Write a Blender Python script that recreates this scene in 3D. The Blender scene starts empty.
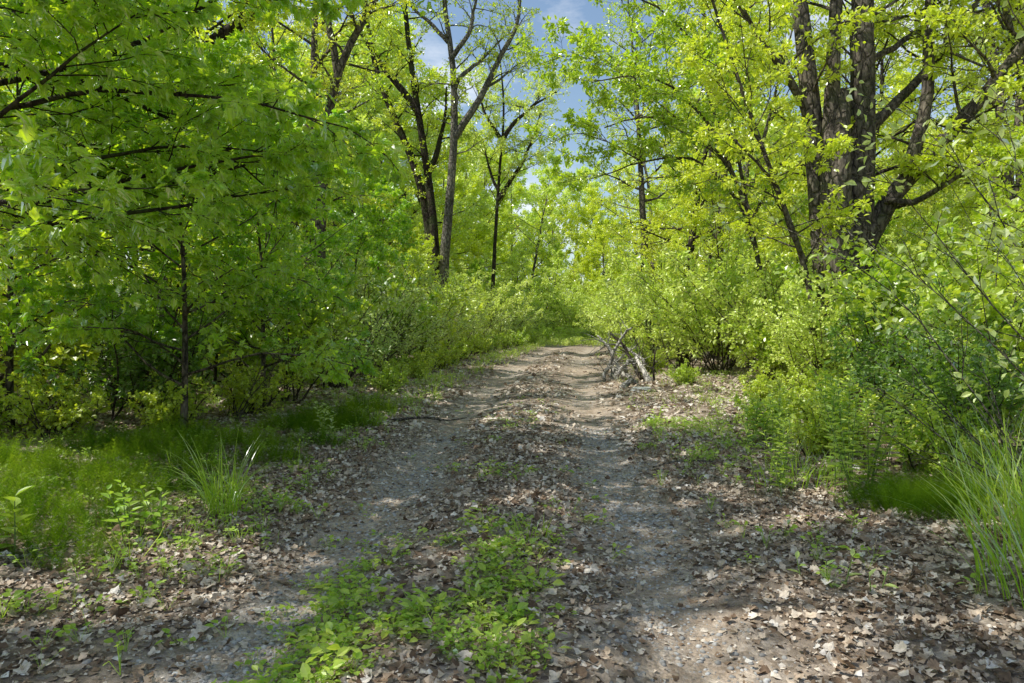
import bpy, math
import numpy as np
from mathutils import Vector

C = bpy.context.scene.collection
PI = math.pi
SEED = 7
F = 683.0            # focal length in pixels of a 1024 wide frame (24 mm lens)
CAM_H = 1.35

# ------------------------------------------------------------------ ground shape
def smooth(a, b, t):
    t = np.clip((np.asarray(t, float) - a) / (b - a), 0, 1)
    return t * t * (3 - 2 * t)

_r = np.random.default_rng(3)
_W = [(_r.uniform(.25, 1.1) * s, _r.uniform(0, 2 * PI), _r.uniform(0, 2 * PI), a)
      for s, a in ((1, .022), (1, .02), (1.7, .016), (2.6, .012), (4, .008), (6, .005), (9, .004), (13, .003))]

def bumps(x, y):
    z = 0
    for k, th, ph, a in _W:
        z = z + a * np.sin(k * 2 * (x * math.cos(th) + y * math.sin(th)) + ph)
    return z

def lane_x(y):
    y = np.asarray(y, float)
    yy = np.clip(y, -10, 60)
    return -0.25 + 0.03 * yy + 0.0019 * yy * yy

def track_w(x, y):
    """0..1 how much a point lies in one of the two wheel tracks"""
    c = lane_x(y)
    o = x - c
    w = 0.34 + .05 * np.sin(y * 1.3) + .04 * np.sin(y * 2.9 + 1)
    return np.exp(-((o + .92) / w) ** 2) + np.exp(-((o - .90) / (w * 1.08)) ** 2)

def gz(x, y):
    x = np.asarray(x, float); y = np.asarray(y, float)
    yy = np.clip(y, -20, 200)
    s = np.where(yy < 30, .03 * yy, .9 + .03 * 12 * (1 - np.exp(-(np.maximum(yy, 30) - 30) / 12)) + .012 * np.maximum(yy - 52, 0))
    s = np.where(yy > 90, s[()] * 1.0, s)
    o = x - lane_x(y)
    off = smooth(1.5, 3.2, np.abs(o))
    far = 1 - smooth(60, 140, np.hypot(x, y))
    z = s + bumps(x, y) * (0.35 + .65 * off) * far
    z = z - .065 * track_w(x, y) * far + .035 * np.exp(-(o / .45) ** 2) * far
    z = z + .10 * off * far
    return z

def G(x, y):
    return float(gz(np.array(float(x)), np.array(float(y))))

def px(u, d):
    return (u - 512.0) / F * d

def pz(v, d):
    return CAM_H + (341.5 - v) / F * d

# ------------------------------------------------------------------ objects
def link(o, parent=None):
    C.objects.link(o)
    if parent is not None:
        o.parent = parent
    return o

def tag(o, label=None, cat=None, group=None, kind=None):
    if label: o["label"] = label
    if cat: o["category"] = cat
    if group: o["group"] = group
    if kind: o["kind"] = kind
    return o

def thing(name, label, cat, loc=(0, 0, 0), rz=0.0, group=None, sc=1.0):
    o = bpy.data.objects.new(name, None)
    o.empty_display_size = .2
    link(o)
    o.location = loc; o.rotation_euler = (0, 0, rz)
    o.scale = (sc, sc, sc) if not isinstance(sc, tuple) else sc
    return tag(o, label, cat, group)

def dup(root, label, loc, rz=0.0, sc=1.0, group=None, tilt=(0, 0)):
    r = root.copy(); C.objects.link(r)
    r.location = loc; r.rotation_euler = (tilt[0], tilt[1], rz)
    r.scale = (sc, sc, sc) if not isinstance(sc, tuple) else sc
    r["label"] = label
    if group: r["group"] = group
    elif "group" in r: del r["group"]
    for ch in list(root.children):
        c = ch.copy(); C.objects.link(c); c.parent = r
        for g in list(ch.children):
            d = g.copy(); C.objects.link(d); d.parent = c
    return r

class MB:
    """collects polygons (numpy) and becomes ONE mesh"""
    def __init__(self):
        self.v = []; self.li = []; self.ls = []; self.a = []; self.n = 0
    def add(self, verts, faces_idx, sizes, lv=None):
        # verts (N,3); faces_idx flat loop indices; sizes per face
        self.v.append(np.asarray(verts, np.float32))
        self.li.append(np.asarray(faces_idx, np.int64) + self.n)
        self.ls.append(np.asarray(sizes, np.int64))
        self.a.append(np.full(len(sizes), .5, np.float32) if lv is None else np.asarray(lv, np.float32))
        self.n += len(verts)
    def mesh(self, name, mat, smooth_=False):
        me = bpy.data.meshes.new(name)
        v = np.concatenate(self.v); li = np.concatenate(self.li); ls = np.concatenate(self.ls); a = np.concatenate(self.a)
        me.vertices.add(len(v)); me.vertices.foreach_set("co", v.ravel())
        me.loops.add(len(li)); me.loops.foreach_set("vertex_index", li.astype(np.int32))
        me.polygons.add(len(ls))
        st = np.concatenate(([0], np.cumsum(ls)[:-1])).astype(np.int32)
        me.polygons.foreach_set("loop_start", st)
        at = me.attributes.new("lv", "FLOAT", "FACE")
        at.data.foreach_set("value", a)
        me.polygons.foreach_set("use_smooth", np.full(len(ls), bool(smooth_)))
        me.update(calc_edges=True)
        me.validate()
        me.materials.append(mat)
        return me
    def build(self, name, mat, parent=None, smooth_=False):
        return link(bpy.data.objects.new(name, self.mesh(name, mat, smooth_)), parent)

def unit(v):
    v = np.asarray(v, float)
    return v / (np.linalg.norm(v, axis=-1, keepdims=True) + 1e-9)

def tube(mb, pts, rad, sides=6, rough=0.0, rng=None, cap=False):
    pts = np.asarray(pts, float); n = len(pts)
    rad = np.broadcast_to(np.asarray(rad, float), (n,))
    t = np.gradient(pts, axis=0); t = unit(t)
    ref = np.array([1., 0, 0]) if abs(t[0][0]) < .8 else np.array([0, 1., 0])
    rows = []
    u = np.cross(t[0], ref); u /= np.linalg.norm(u)
    ang = np.arange(sides) / sides * 2 * PI
    ca, sa = np.cos(ang), np.sin(ang)
    if rough and rng is not None:
        lobes = 1 + rough * (np.cos(ang * 3 + rng.uniform(0, 6)) * .6 + np.cos(ang * 5 + rng.uniform(0, 6)) * .4)
    else:
        lobes = np.ones(sides)
    for i in range(n):
        u = u - t[i] * np.dot(u, t[i]); u /= (np.linalg.norm(u) + 1e-9)
        w = np.cross(t[i], u)
        rr = rad[i] * lobes
        if rough and rng is not None:
            rr = rr * (1 + rng.uniform(-rough, rough, sides) * .35)
        rows.append(pts[i] + (u[None] * ca[:, None] + w[None] * sa[:, None]) * rr[:, None])
    V = np.concatenate(rows)
    i = np.arange(n - 1)[:, None] * sides; k = np.arange(sides)[None]
    k2 = (k + 1) % sides
    q = np.stack([i + k, i + k2, i + sides + k2, i + sides + k], -1).reshape(-1, 4)
    fi = q.ravel(); sz = np.full(len(q), 4)
    if cap:
        fi = np.concatenate([fi, np.arange(sides)[::-1], (n - 1) * sides + np.arange(sides)])
        sz = np.concatenate([sz, [sides, sides]])
    mb.add(V, fi, sz)

# leaf templates: verts (x across, y along, z up), faces
def T_simple(w=.28, fold=.10, droop=.12):
    v = [(0, 0, 0), (w, .32, fold), (w * .8, .68, fold * .7 - droop * .4), (0, 1, -droop), (-w * .8, .68, fold * .7 - droop * .4), (-w, .32, fold)]
    return np.array(v), [(0, 1, 2, 3), (0, 3, 4, 5)]
def T_diamond(w=.34, fold=.10):
    return np.array([(0, 0, 0), (w, .45, fold), (0, 1, -.05), (-w, .45, fold)]), [(0, 1, 2), (0, 2, 3)]
def T_maple():
    h = [(0, 0, 0), (.20, -.06, .0), (.40, .10, -.06), (.30, .26, .04), (.58, .52, -.12), (.34, .54, .0), (.30, .70, -.06), (.16, .66, -.02), (0, 1.02, -.26)]
    v = h + [(-a, b, c) for a, b, c in h[1:8]]
    v = np.array(v) - np.array([0, .1, 0])
    return v, [tuple(range(9)), (0, 8, 15, 14, 13, 12, 11, 10, 9)]
def T_dead(k):
    # curled oak / maple litter leaf
    c = [.25, .45, -.3, .6][k]
    pts = [(-.5, .0), (-.2, .28), (.05, .18), (.2, .36), (.45, .14), (.6, 0), (.45, -.16), (.15, -.34), (0, -.16), (-.25, -.3)]
    if k % 2: pts = [(a, b * 1.25 + .03 * math.sin(9 * a)) for a, b in pts]
    v = [(b, a, c * (b * b * 2.2 + .5 * a * a) + .06 * math.sin(7 * a + 3 * b + k)) for a, b in pts]
    v.append((0, .05, -.02))
    n = len(pts)
    return np.array(v), [(i, (i + 1) % n, n) for i in range(n)]

def T_dead_fine(k):
    """oak-like or maple-like dead leaf with a midrib, curled"""
    n = 11; t = np.linspace(0, 1, n)
    if k % 2: w = .34 * np.sin(PI * t ** .85) * (1 + .24 * np.sin(t * 2 * PI * 2.5 + .5))
    else: w = .5 * np.sin(PI * t ** .7) * (1 + .20 * np.sin(t * 2 * PI * 2 + 1.2))
    w[0] = .01; w[-1] = .01
    ca, cl = [(.5, .3), (-.5, .4), (1.3, -.3), (.25, .7)][k]
    v = []
    for i in range(n):
        y = t[i] - .5; zz = cl * y * y + .05 * math.sin(6 * t[i] + k)
        for sgn, ww in ((-1, w[i]), (0, 0), (1, w[i] * (.8 + .2 * math.cos(3 * i + k)))):
            v.append((sgn * ww, y + abs(sgn) * .06, zz + ca * ww * ww * (1 + .3 * sgn) + .04 * sgn * math.sin(9 * t[i])))
    f = []
    for i in range(n - 1):
        a = 3 * i
        f += [(a, a + 1, a + 4, a + 3), (a + 1, a + 2, a + 5, a + 4)]
    return np.array(v), f

def leaves(mb, P, axis, normal, size, tmpl, rng, lv=None):
    if len(P) == 0: return
    P = np.asarray(P, float)
    tv, tf = tmpl
    Y = unit(axis)
    Z = normal - Y * np.sum(normal * Y, -1, keepdims=True); Z = unit(Z)
    X = np.cross(Y, Z)
    s = np.broadcast_to(np.asarray(size, float), (len(P),))[:, None, None]
    V = P[:, None] + s * (tv[None, :, 0:1] * X[:, None] + tv[None, :, 1:2] * Y[:, None] + tv[None, :, 2:3] * Z[:, None])
    nv = len(tv); N = len(P)
    loop = np.concatenate([np.array(f) for f in tf]); sz = np.array([len(f) for f in tf])
    fi = (np.arange(N)[:, None] * nv + loop[None]).ravel()
    if lv is None: lv = rng.random(N)
    mb.add(V.reshape(-1, 3), fi, np.tile(sz, N), np.repeat(lv, len(tf)))

def rand_unit(rng, n):
    v = rng.normal(size=(n, 3)); return unit(v)

# ------------------------------------------------------------------ materials
def nodes(m):
    m.use_nodes = True
    nt = m.node_tree; nt.nodes.clear()
    return nt, nt.nodes, nt.links

def N(nt, typ, **kw):
    n = nt.nodes.new(typ)
    for k, v in kw.items():
        if k.startswith("i_"):
            n.inputs[k[2:].replace("_", " ")].default_value = v
        else:
            setattr(n, k, v)
    return n

def mixc(nt, fac, a, b, bt="MIX"):
    n = nt.nodes.new("ShaderNodeMix"); n.data_type = "RGBA"; n.blend_type = bt
    for s, v in ((0, fac), (6, a), (7, b)):
        if hasattr(v, "links"): nt.links.new(v, n.inputs[s])
        else: n.inputs[s].default_value = v if s == 0 else (*v, 1) if len(v) == 3 else v
    return n.outputs[2]

def ramp(nt, src, stops):
    n = nt.nodes.new("ShaderNodeValToRGB")
    e = n.color_ramp.elements
    while len(e) < len(stops): e.new(.5)
    for k, (p, c) in enumerate(stops):
        e[k].position = p; e[k].color = (*c, 1) if len(c) == 3 else c
    nt.links.new(src, n.inputs[0])
    return n.outputs[0]

def leaf_mat(name, refl_a, refl_b, tr_a, tr_b, tw=.5, gloss=.06, rough=.38, obvar=.5):
    m = bpy.data.materials.new(name)
    nt, nd, ln = nodes(m)
    at = N(nt, "ShaderNodeAttribute", attribute_name="lv")
    oi = N(nt, "ShaderNodeObjectInfo")
    f = N(nt, "ShaderNodeMath", operation="MULTIPLY_ADD"); f.inputs[1].default_value = obvar; 
    ln.new(oi.outputs["Random"], f.inputs[0])
    f2 = N(nt, "ShaderNodeMath", operation="MULTIPLY"); f2.inputs[1].default_value = 1 - obvar
    ln.new(at.outputs["Fac"], f2.inputs[0]); ln.new(f2.outputs[0], f.inputs[2])
    cr = mixc(nt, f.outputs[0], refl_a, refl_b)
    ct = mixc(nt, f.outputs[0], tr_a, tr_b)
    # faint mottling over the blade
    tc = N(nt, "ShaderNodeTexCoord"); no = N(nt, "ShaderNodeTexNoise"); no.inputs["Scale"].default_value = 23.0
    no.inputs["Detail"].default_value = 1.0
    ln.new(tc.outputs["Object"], no.inputs["Vector"])
    v = ramp(nt, no.outputs["Fac"], [(.3, (.78, .78, .78)), (.7, (1.15, 1.15, 1.15))])
    cr = mixc(nt, 1.0, cr, v, "MULTIPLY"); ct = mixc(nt, 1.0, ct, v, "MULTIPLY")
    d = N(nt, "ShaderNodeBsdfDiffuse"); t = N(nt, "ShaderNodeBsdfTranslucent"); g = N(nt, "ShaderNodeBsdfGlossy")
    g.inputs["Roughness"].default_value = rough; g.inputs["Color"].default_value = (1, 1, 1, 1)
    ln.new(cr, d.inputs["Color"]); ln.new(ct, t.inputs["Color"])
    a = N(nt, "ShaderNodeAddShader")
    ln.new(d.outputs[0], a.inputs[0]); ln.new(t.outputs[0], a.inputs[1])
    lw = N(nt, "ShaderNodeFresnel"); lw.inputs["IOR"].default_value = 1.42
    mu = N(nt, "ShaderNodeMath", operation="MULTIPLY"); mu.inputs[1].default_value = gloss * 20
    ln.new(lw.outputs[0], mu.inputs[0])
    mu2 = N(nt, "ShaderNodeMath", operation="MINIMUM"); mu2.inputs[1].default_value = .35
    ln.new(mu.outputs[0], mu2.inputs[0])
    s2 = N(nt, "ShaderNodeMixShader")
    ln.new(mu2.outputs[0], s2.inputs[0]); ln.new(a.outputs[0], s2.inputs[1]); ln.new(g.outputs[0], s2.inputs[2])
    o = N(nt, "ShaderNodeOutputMaterial"); ln.new(s2.outputs[0], o.inputs[0])
    return m

def bark_mat(name, dark, mid, light, scale=1.0, moss=0.0):
    m = bpy.data.materials.new(name)
    nt, nd, ln = nodes(m)
    tc = N(nt, "ShaderNodeTexCoord")
    mp = N(nt, "ShaderNodeMapping"); mp.inputs["Scale"].default_value = (1, 1, .3)
    ln.new(tc.outputs["Object"], mp.inputs[0])
    n1 = N(nt, "ShaderNodeTexNoise"); n1.inputs["Scale"].default_value = 20 * scale; n1.inputs["Detail"].default_value = 6; n1.inputs["Roughness"].default_value = .65
    n1.inputs["Distortion"].default_value = 1.2
    ln.new(mp.outputs[0], n1.inputs["Vector"])
    v1 = N(nt, "ShaderNodeTexVoronoi", feature="DISTANCE_TO_EDGE"); v1.inputs["Scale"].default_value = 9 * scale
    mp2 = N(nt, "ShaderNodeMapping"); mp2.inputs["Scale"].default_value = (1, 1, .42)
    dn = N(nt, "ShaderNodeTexNoise"); dn.inputs["Scale"].default_value = 6; dn.inputs["Detail"].default_value = 3
    ln.new(tc.outputs["Object"], dn.inputs["Vector"])
    dm = mixc(nt, .12, tc.outputs["Object"], dn.outputs["Color"], "ADD")
    ln.new(dm, mp2.inputs[0]); ln.new(mp2.outputs[0], v1.inputs["Vector"])
    fur = ramp(nt, v1.outputs["Distance"], [(.0, (.25, .25, .25)), (.16, (1, 1, 1))])
    n2 = N(nt, "ShaderNodeTexNoise"); n2.inputs["Scale"].default_value = 1.3; n2.inputs["Detail"].default_value = 5
    ln.new(tc.outputs["Object"], n2.inputs["Vector"])
    c = ramp(nt, n1.outputs["Fac"], [(.3, dark), (.5, mid), (.72, light)])
    c = mixc(nt, .8, c, fur, "MULTIPLY")
    v = ramp(nt, n2.outputs["Fac"], [(.3, (.55, .55, .55)), (.7, (1.35, 1.3, 1.22))])
    c = mixc(nt, 1.0, c, v, "MULTIPLY")
    n4 = N(nt, "ShaderNodeTexNoise"); n4.inputs["Scale"].default_value = 9; n4.inputs["Detail"].default_value = 4
    ln.new(tc.outputs["Object"], n4.inputs["Vector"])
    c = mixc(nt, ramp(nt, n4.outputs["Fac"], [(.58, (0, 0, 0)), (.72, (.22, .22, .22))]), c, tuple(min(.5, k * 1.7) for k in light))
    if moss:
        n3 = N(nt, "ShaderNodeTexNoise"); n3.inputs["Scale"].default_value = 3.1; n3.inputs["Detail"].default_value = 5
        ln.new(tc.outputs["Object"], n3.inputs["Vector"])
        mm = ramp(nt, n3.outputs["Fac"], [(.5, (0, 0, 0)), (.68, (moss, moss, moss))])
        c = mixc(nt, mm, c, (.08, .11, .035))
    p = N(nt, "ShaderNodeBsdfPrincipled"); p.inputs["Roughness"].default_value = .9
    p.inputs["Specular IOR Level"].default_value = .2
    ln.new(c, p.inputs["Base Color"])
    hh = N(nt, "ShaderNodeMath", operation="MULTIPLY_ADD"); hh.inputs[1].default_value = .5
    ln.new(n1.outputs["Fac"], hh.inputs[0]); ln.new(fur, hh.inputs[2])
    b = N(nt, "ShaderNodeBump"); b.inputs["Strength"].default_value = 1.0; b.inputs["Distance"].default_value = .035
    ln.new(hh.outputs[0], b.inputs["Height"]); ln.new(b.outputs[0], p.inputs["Normal"])
    o = N(nt, "ShaderNodeOutputMaterial"); ln.new(p.outputs[0], o.inputs[0])
    return m

def plain_var(name, stops, rough=.85, trans=None):
    """colour picked per piece by lv, with fine noise"""
    m = bpy.data.materials.new(name)
    nt, nd, ln = nodes(m)
    at = N(nt, "ShaderNodeAttribute", attribute_name="lv")
    c = ramp(nt, at.outputs["Fac"], stops)
    tc = N(nt, "ShaderNodeTexCoord"); no = N(nt, "ShaderNodeTexNoise"); no.inputs["Scale"].default_value = 60
    no.inputs["Detail"].default_value = 3
    ln.new(tc.outputs["Object"], no.inputs["Vector"])
    v = ramp(nt, no.outputs["Fac"], [(.3, (.7, .7, .7)), (.65, (1.1, 1.1, 1.1))])
    c = mixc(nt, 1.0, c, v, "MULTIPLY")
    p = N(nt, "ShaderNodeBsdfPrincipled"); p.inputs["Roughness"].default_value = rough
    p.inputs["Specular IOR Level"].default_value = .3
    ln.new(c, p.inputs["Base Color"])
    o = N(nt, "ShaderNodeOutputMaterial")
    if trans:
        t = N(nt, "ShaderNodeBsdfTranslucent"); ln.new(c, t.inputs["Color"])
        ms = N(nt, "ShaderNodeMixShader"); ms.inputs[0].default_value = trans
        ln.new(p.outputs[0], ms.inputs[1]); ln.new(t.outputs[0], ms.inputs[2]); ln.new(ms.outputs[0], o.inputs[0])
    else:
        ln.new(p.outputs[0], o.inputs[0])
    return m

M = {}
M["leaf_spring"] = leaf_mat("leaf_spring", (.23, .285, .016), (.40, .42, .04), (.44, .58, .010), (.60, .62, .03), rough=.42)
M["leaf_green"] = leaf_mat("leaf_green", (.11, .175, .012), (.27, .32, .03), (.29, .48, .008), (.58, .64, .02), rough=.42)
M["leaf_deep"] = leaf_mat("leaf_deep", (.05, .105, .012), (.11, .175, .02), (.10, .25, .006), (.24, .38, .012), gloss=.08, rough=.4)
M["leaf_maple"] = leaf_mat("leaf_maple", (.065, .14, .012), (.19, .27, .025), (.24, .49, .006), (.56, .69, .018), gloss=.06, rough=.42)
M["leaf_shrub"] = leaf_mat("leaf_shrub", (.15, .22, .018), (.35, .40, .045), (.30, .47, .010), (.55, .58, .026), gloss=.08, rough=.42)
M["leaf_bright"] = leaf_mat("leaf_bright", (.33, .42, .06), (.53, .58, .17), (.40, .52, .025), (.40, .44, .06), gloss=.06, rough=.42)
M["leaf_pale"] = leaf_mat("leaf_pale", (.23, .31, .08), (.42, .46, .17), (.30, .44, .04), (.42, .48, .085), gloss=.08, rough=.42)
M["leaf_weed"] = leaf_mat("leaf_weed", (.11, .20, .02), (.27, .34, .05), (.20, .40, .012), (.44, .53, .026), gloss=.035, rough=.42)
M["grass"] = leaf_mat("grass", (.13, .22, .022), (.27, .32, .055), (.20, .38, .014), (.42, .50, .03), gloss=.012)
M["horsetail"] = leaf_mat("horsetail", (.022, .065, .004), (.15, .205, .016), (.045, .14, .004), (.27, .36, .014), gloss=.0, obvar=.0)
M["bark_dark"] = bark_mat("bark_dark", (.018, .014, .011), (.055, .043, .033), (.11, .09, .07), 1.0, .5)
M["bark_brown"] = bark_mat("bark_brown", (.045, .038, .031), (.15, .128, .105), (.29, .25, .21), 1.0, .3)
M["bark_grey"] = bark_mat("bark_grey", (.08, .07, .06), (.22, .20, .175), (.38, .355, .325), 1.2, .2)
M["wood_pale"] = bark_mat("wood_pale", (.36, .34, .31), (.58, .56, .52), (.8, .78, .74), 1.6)
M["twig"] = bark_mat("twig", (.05, .04, .03), (.12, .10, .08), (.22, .19, .16), 2.0)
M["stem_pale"] = bark_mat("stem_pale", (.13, .115, .09), (.24, .215, .175), (.36, .33, .28), 2.0)
M["litter"] = plain_var("litter", [(0, (.10, .058, .034)), (.25, (.26, .175, .11)), (.5, (.55, .435, .32)), (.80, (.70, .61, .50)), (1, (.80, .75, .68))], .75, .05)
M["gravel"] = plain_var("gravel", [(0, (.18, .17, .155)), (.5, (.38, .365, .34)), (.85, (.54, .525, .50)), (1, (.75, .74, .72))], .8)
M["green_stem"] = plain_var("green_stem", [(0, (.16, .24, .06)), (1, (.2, .28, .08))], .6)

def ground_material():
    m = bpy.data.materials.new("forest_floor")
    nt, nd, ln = nodes(m)
    tc = N(nt, "ShaderNodeTexCoord")
    tr = N(nt, "ShaderNodeAttribute", attribute_name="track").outputs["Fac"]
    def noise(scale, det=4, rough=.6):
        n = N(nt, "ShaderNodeTexNoise"); n.inputs["Scale"].default_value = scale; n.inputs["Detail"].default_value = det; n.inputs["Roughness"].default_value = rough
        ln.new(tc.outputs["Object"], n.inputs["Vector"]); return n.outputs["Fac"]
    big = noise(.9, 5); mid = noise(7, 5); fine = noise(55, 5, .7)
    vo = N(nt, "ShaderNodeTexVoronoi"); vo.inputs["Scale"].default_value = 42
    ln.new(tc.outputs["Object"], vo.inputs["Vector"])
    vl = N(nt, "ShaderNodeTexVoronoi"); vl.inputs["Scale"].default_value = 15
    ln.new(tc.outputs["Object"], vl.inputs["Vector"])
    soil = ramp(nt, fine, [(.25, (.05, .034, .022)), (.5, (.17, .125, .088)), (.75, (.38, .30, .23))])
    # litter like cells off the tracks
    cell = ramp(nt, vl.outputs["Color"], [(.1, (.12, .085, .058)), (.5, (.36, .28, .21)), (.9, (.62, .53, .44))])
    lit = mixc(nt, .65, soil, cell)
    # packed dirt and gravel in the tracks
    stone = ramp(nt, vo.outputs["Color"], [(.05, (.17, .14, .11)), (.5, (.40, .35, .295)), (.85, (.60, .56, .50)), (1, (.8, .78, .75))])
    dirt = ramp(nt, mid, [(.3, (.24, .17, .112)), (.55, (.47, .365, .27)), (.75, (.70, .60, .48))])
    gr = mixc(nt, ramp(nt, big, [(.42, (.15, .15, .15)), (.6, (.75, .75, .75))]), dirt, stone)
    gr = mixc(nt, .55, gr, mixc(nt, 1.0, gr, ramp(nt, fine, [(.3, (.45, .45, .45)), (.7, (1.5, 1.5, 1.5))]), "MULTIPLY"))
    fac = N(nt, "ShaderNodeMath", operation="MULTIPLY_ADD"); fac.inputs[1].default_value = 1.3
    ln.new(tr, fac.inputs[0])
    nn = N(nt, "ShaderNodeMath", operation="MULTIPLY_ADD"); nn.inputs[1].default_value = 1.4; nn.inputs[2].default_value = -.75
    ln.new(mid, nn.inputs[0]); ln.new(nn.outputs[0], fac.inputs[2])
    cl = N(nt, "ShaderNodeClamp"); ln.new(fac.outputs[0], cl.inputs[0])
    col = mixc(nt, cl.outputs[0], lit, gr)
    gm = N(nt, "ShaderNodeAttribute", attribute_name="green").outputs["Fac"]
    col = mixc(nt, gm, col, mixc(nt, fine, (.03, .05, .01), (.075, .11, .02)))
    p = N(nt, "ShaderNodeBsdfPrincipled"); p.inputs["Roughness"].default_value = .95; p.inputs["Specular IOR Level"].default_value = .15
    ln.new(col, p.inputs["Base Color"])
    h = N(nt, "ShaderNodeMath", operation="ADD"); ln.new(fine, h.inputs[0])
    h2 = N(nt, "ShaderNodeMath", operation="MULTIPLY"); h2.inputs[1].default_value = -.8; ln.new(vo.outputs["Distance"], h2.inputs[0]); ln.new(h2.outputs[0], h.inputs[1])
    b = N(nt, "ShaderNodeBump"); b.inputs["Strength"].default_value = .8; b.inputs["Distance"].default_value = .02
    ln.new(h.outputs[0], b.inputs["Height"]); ln.new(b.outputs[0], p.inputs["Normal"])
    o = N(nt, "ShaderNodeOutputMaterial"); ln.new(p.outputs[0], o.inputs[0])
    return m
M["ground"] = ground_material()

# ------------------------------------------------------------------ ground and lane
def sheet(name, X, Y, Z, mat):
    ny, nx = X.shape
    V = np.stack([X, Y, Z], -1).reshape(-1, 3)
    i = np.arange(ny - 1)[:, None] * nx + np.arange(nx - 1)[None]
    q = np.stack([i, i + 1, i + nx + 1, i + nx], -1).reshape(-1, 4)
    mb = MB(); mb.add(V, q.ravel(), np.full(len(q), 4))
    o = mb.build(name, mat, None, True)
    me = o.data
    t = np.clip(track_w(V[:, 0], V[:, 1]), 0, 1).astype(np.float32)
    off = np.abs(V[:, 0] - lane_x(V[:, 1]))
    t = t * (1 - smooth(26, 60, V[:, 1]) * .3)
    g = smooth(30, 70, np.hypot(V[:, 0], V[:, 1])) * .7 * smooth(1.6, 3, off)
    a = me.attributes.new("track", "FLOAT", "POINT"); a.data.foreach_set("value", t.astype(np.float32))
    a = me.attributes.new("green", "FLOAT", "POINT"); a.data.foreach_set("value", g.astype(np.float32))
    return o

def axis_coords(fine, near, far, steps):
    a = np.arange(-near, near + 1e-6, fine)
    b = near * (far / near) ** (np.arange(1, steps + 1) / steps)
    return np.concatenate([-b[::-1], a, b])
xs = axis_coords(.12, 7, 900, 34)
ys = axis_coords(.12, 8, 900, 34) + 10
X, Y = np.meshgrid(xs, ys)
ground = sheet("ground", X, Y, gz(X, Y), M["ground"]); tag(ground, kind="structure")
u = np.concatenate([np.arange(-6, 16, .09), np.arange(16, 62, .3)])
w = np.linspace(-1, 1, 41)
U, W = np.meshgrid(u, w, indexing="ij")
hw = 1.62 + .10 * np.sin(U * 2.1) + .07 * np.sin(U * 5.3 + 1) + .04 * np.sin(U * 11 + 2)
Xl = lane_x(U) + W * hw
lane = sheet("dirt_lane", Xl, U, gz(Xl, U) + .004, M["ground"]); tag(lane, kind="structure")

# ------------------------------------------------------------------ branching plants
def path(rng, p, d, L, n, wig=.12, up=0.0, droop=0.0):
    p = np.array(p, float); d = unit(np.array(d, float))
    out = [p.copy()]; st = L / (n - 1)
    for i in range(n - 1):
        d = d + rng.normal(size=3) * wig + np.array([0, 0, up - droop * (i / n)])
        d = d / np.linalg.norm(d)
        p = p + d * st
        out.append(p.copy())
    return np.array(out)

def along(P, t):
    k = t * (len(P) - 1); i = min(int(k), len(P) - 2); f = k - i
    return P[i] * (1 - f) + P[i + 1] * f, unit(P[i + 1] - P[i])

def turn(rng, d, ang, flat=.35):
    """direction leaving d at ang, mostly sideways in a level plane"""
    up = np.array([0, 0, 1.]); side = np.cross(d, up)
    if np.linalg.norm(side) < .2:
        a = rng.uniform(0, 2 * PI); side = np.array([math.cos(a), math.sin(a), 0])
    side = unit(side) * rng.choice([-1, 1])
    oth = np.cross(side, d) * rng.normal() * flat
    return unit(d * math.cos(ang) + unit(side + oth) * math.sin(ang))

def spray(rng, mbw, anchors, P, r, nsec, nter, Lsec, tlo=.18, flat=.35, droop=.03, twig_sides=3, wig=.12):
    """secondary and twig growth on a limb; fills anchors with (pos, dir)"""
    for j in range(nsec):
        t = tlo + (1 - tlo) * (j + rng.random()) / nsec
        p, d = along(P, min(t, .999))
        d2 = turn(rng, d, rng.uniform(.6, 1.15), flat)
        L2 = Lsec * (1.1 - .65 * t) * rng.uniform(.6, 1.25)
        S = path(rng, p, d2, L2, 5, wig, .02, droop)
        tube(mbw, S, np.linspace(r * .42 * (1 - .5 * t) + .002, .003, 5), twig_sides)
        for k in range(nter):
            tt = .2 + .8 * (k + rng.random()) / nter
            q, e = along(S, min(tt, .999))
            e2 = turn(rng, e, rng.uniform(.35, 1.0), flat)
            L3 = rng.uniform(.5, 1.2) * L2 * .42
            Q = path(rng, q, e2, L3, 4, wig, 0, droop)
            tube(mbw, Q, np.linspace(.0035, .0015, 4), 3)
            anchors.append(Q)
        anchors.append(S[2:])
    anchors.append(P[-3:])

def leaf_points(rng, anchors, per, spread, up=.8):
    Ps, Ds, Ns = [], [], []
    for Q in anchors:
        n = max(1, int(rng.poisson(per)))
        t = rng.random(n) ** .8 * (len(Q) - 1 - 1e-6); i = t.astype(int); f = (t - i)[:, None]
        p = Q[i] * (1 - f) + Q[i + 1] * f
        d = unit(Q[i + 1] - Q[i])
        side = rand_unit(rng, n)
        Ps.append(p + side * rng.random((n, 1)) * spread)
        Ds.append(unit(d * .6 + side * .9 + np.array([0, 0, -.18])))
        Ns.append(unit(np.array([0, 0, up]) + rng.normal(size=(n, 3)) * .48))
    return np.concatenate(Ps), np.concatenate(Ds), np.concatenate(Ns)

def crown_leaves(rng, anchors, per, size, tmpl, spread=None, up=.8, mb=None):
    mb = mb or MB()
    P, D, Nn = leaf_points(rng, anchors, per, spread if spread is not None else size * .8, up)
    leaves(mb, P, D, Nn, size * rng.uniform(.55, 1.2, len(P)), tmpl, rng)
    return mb

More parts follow.
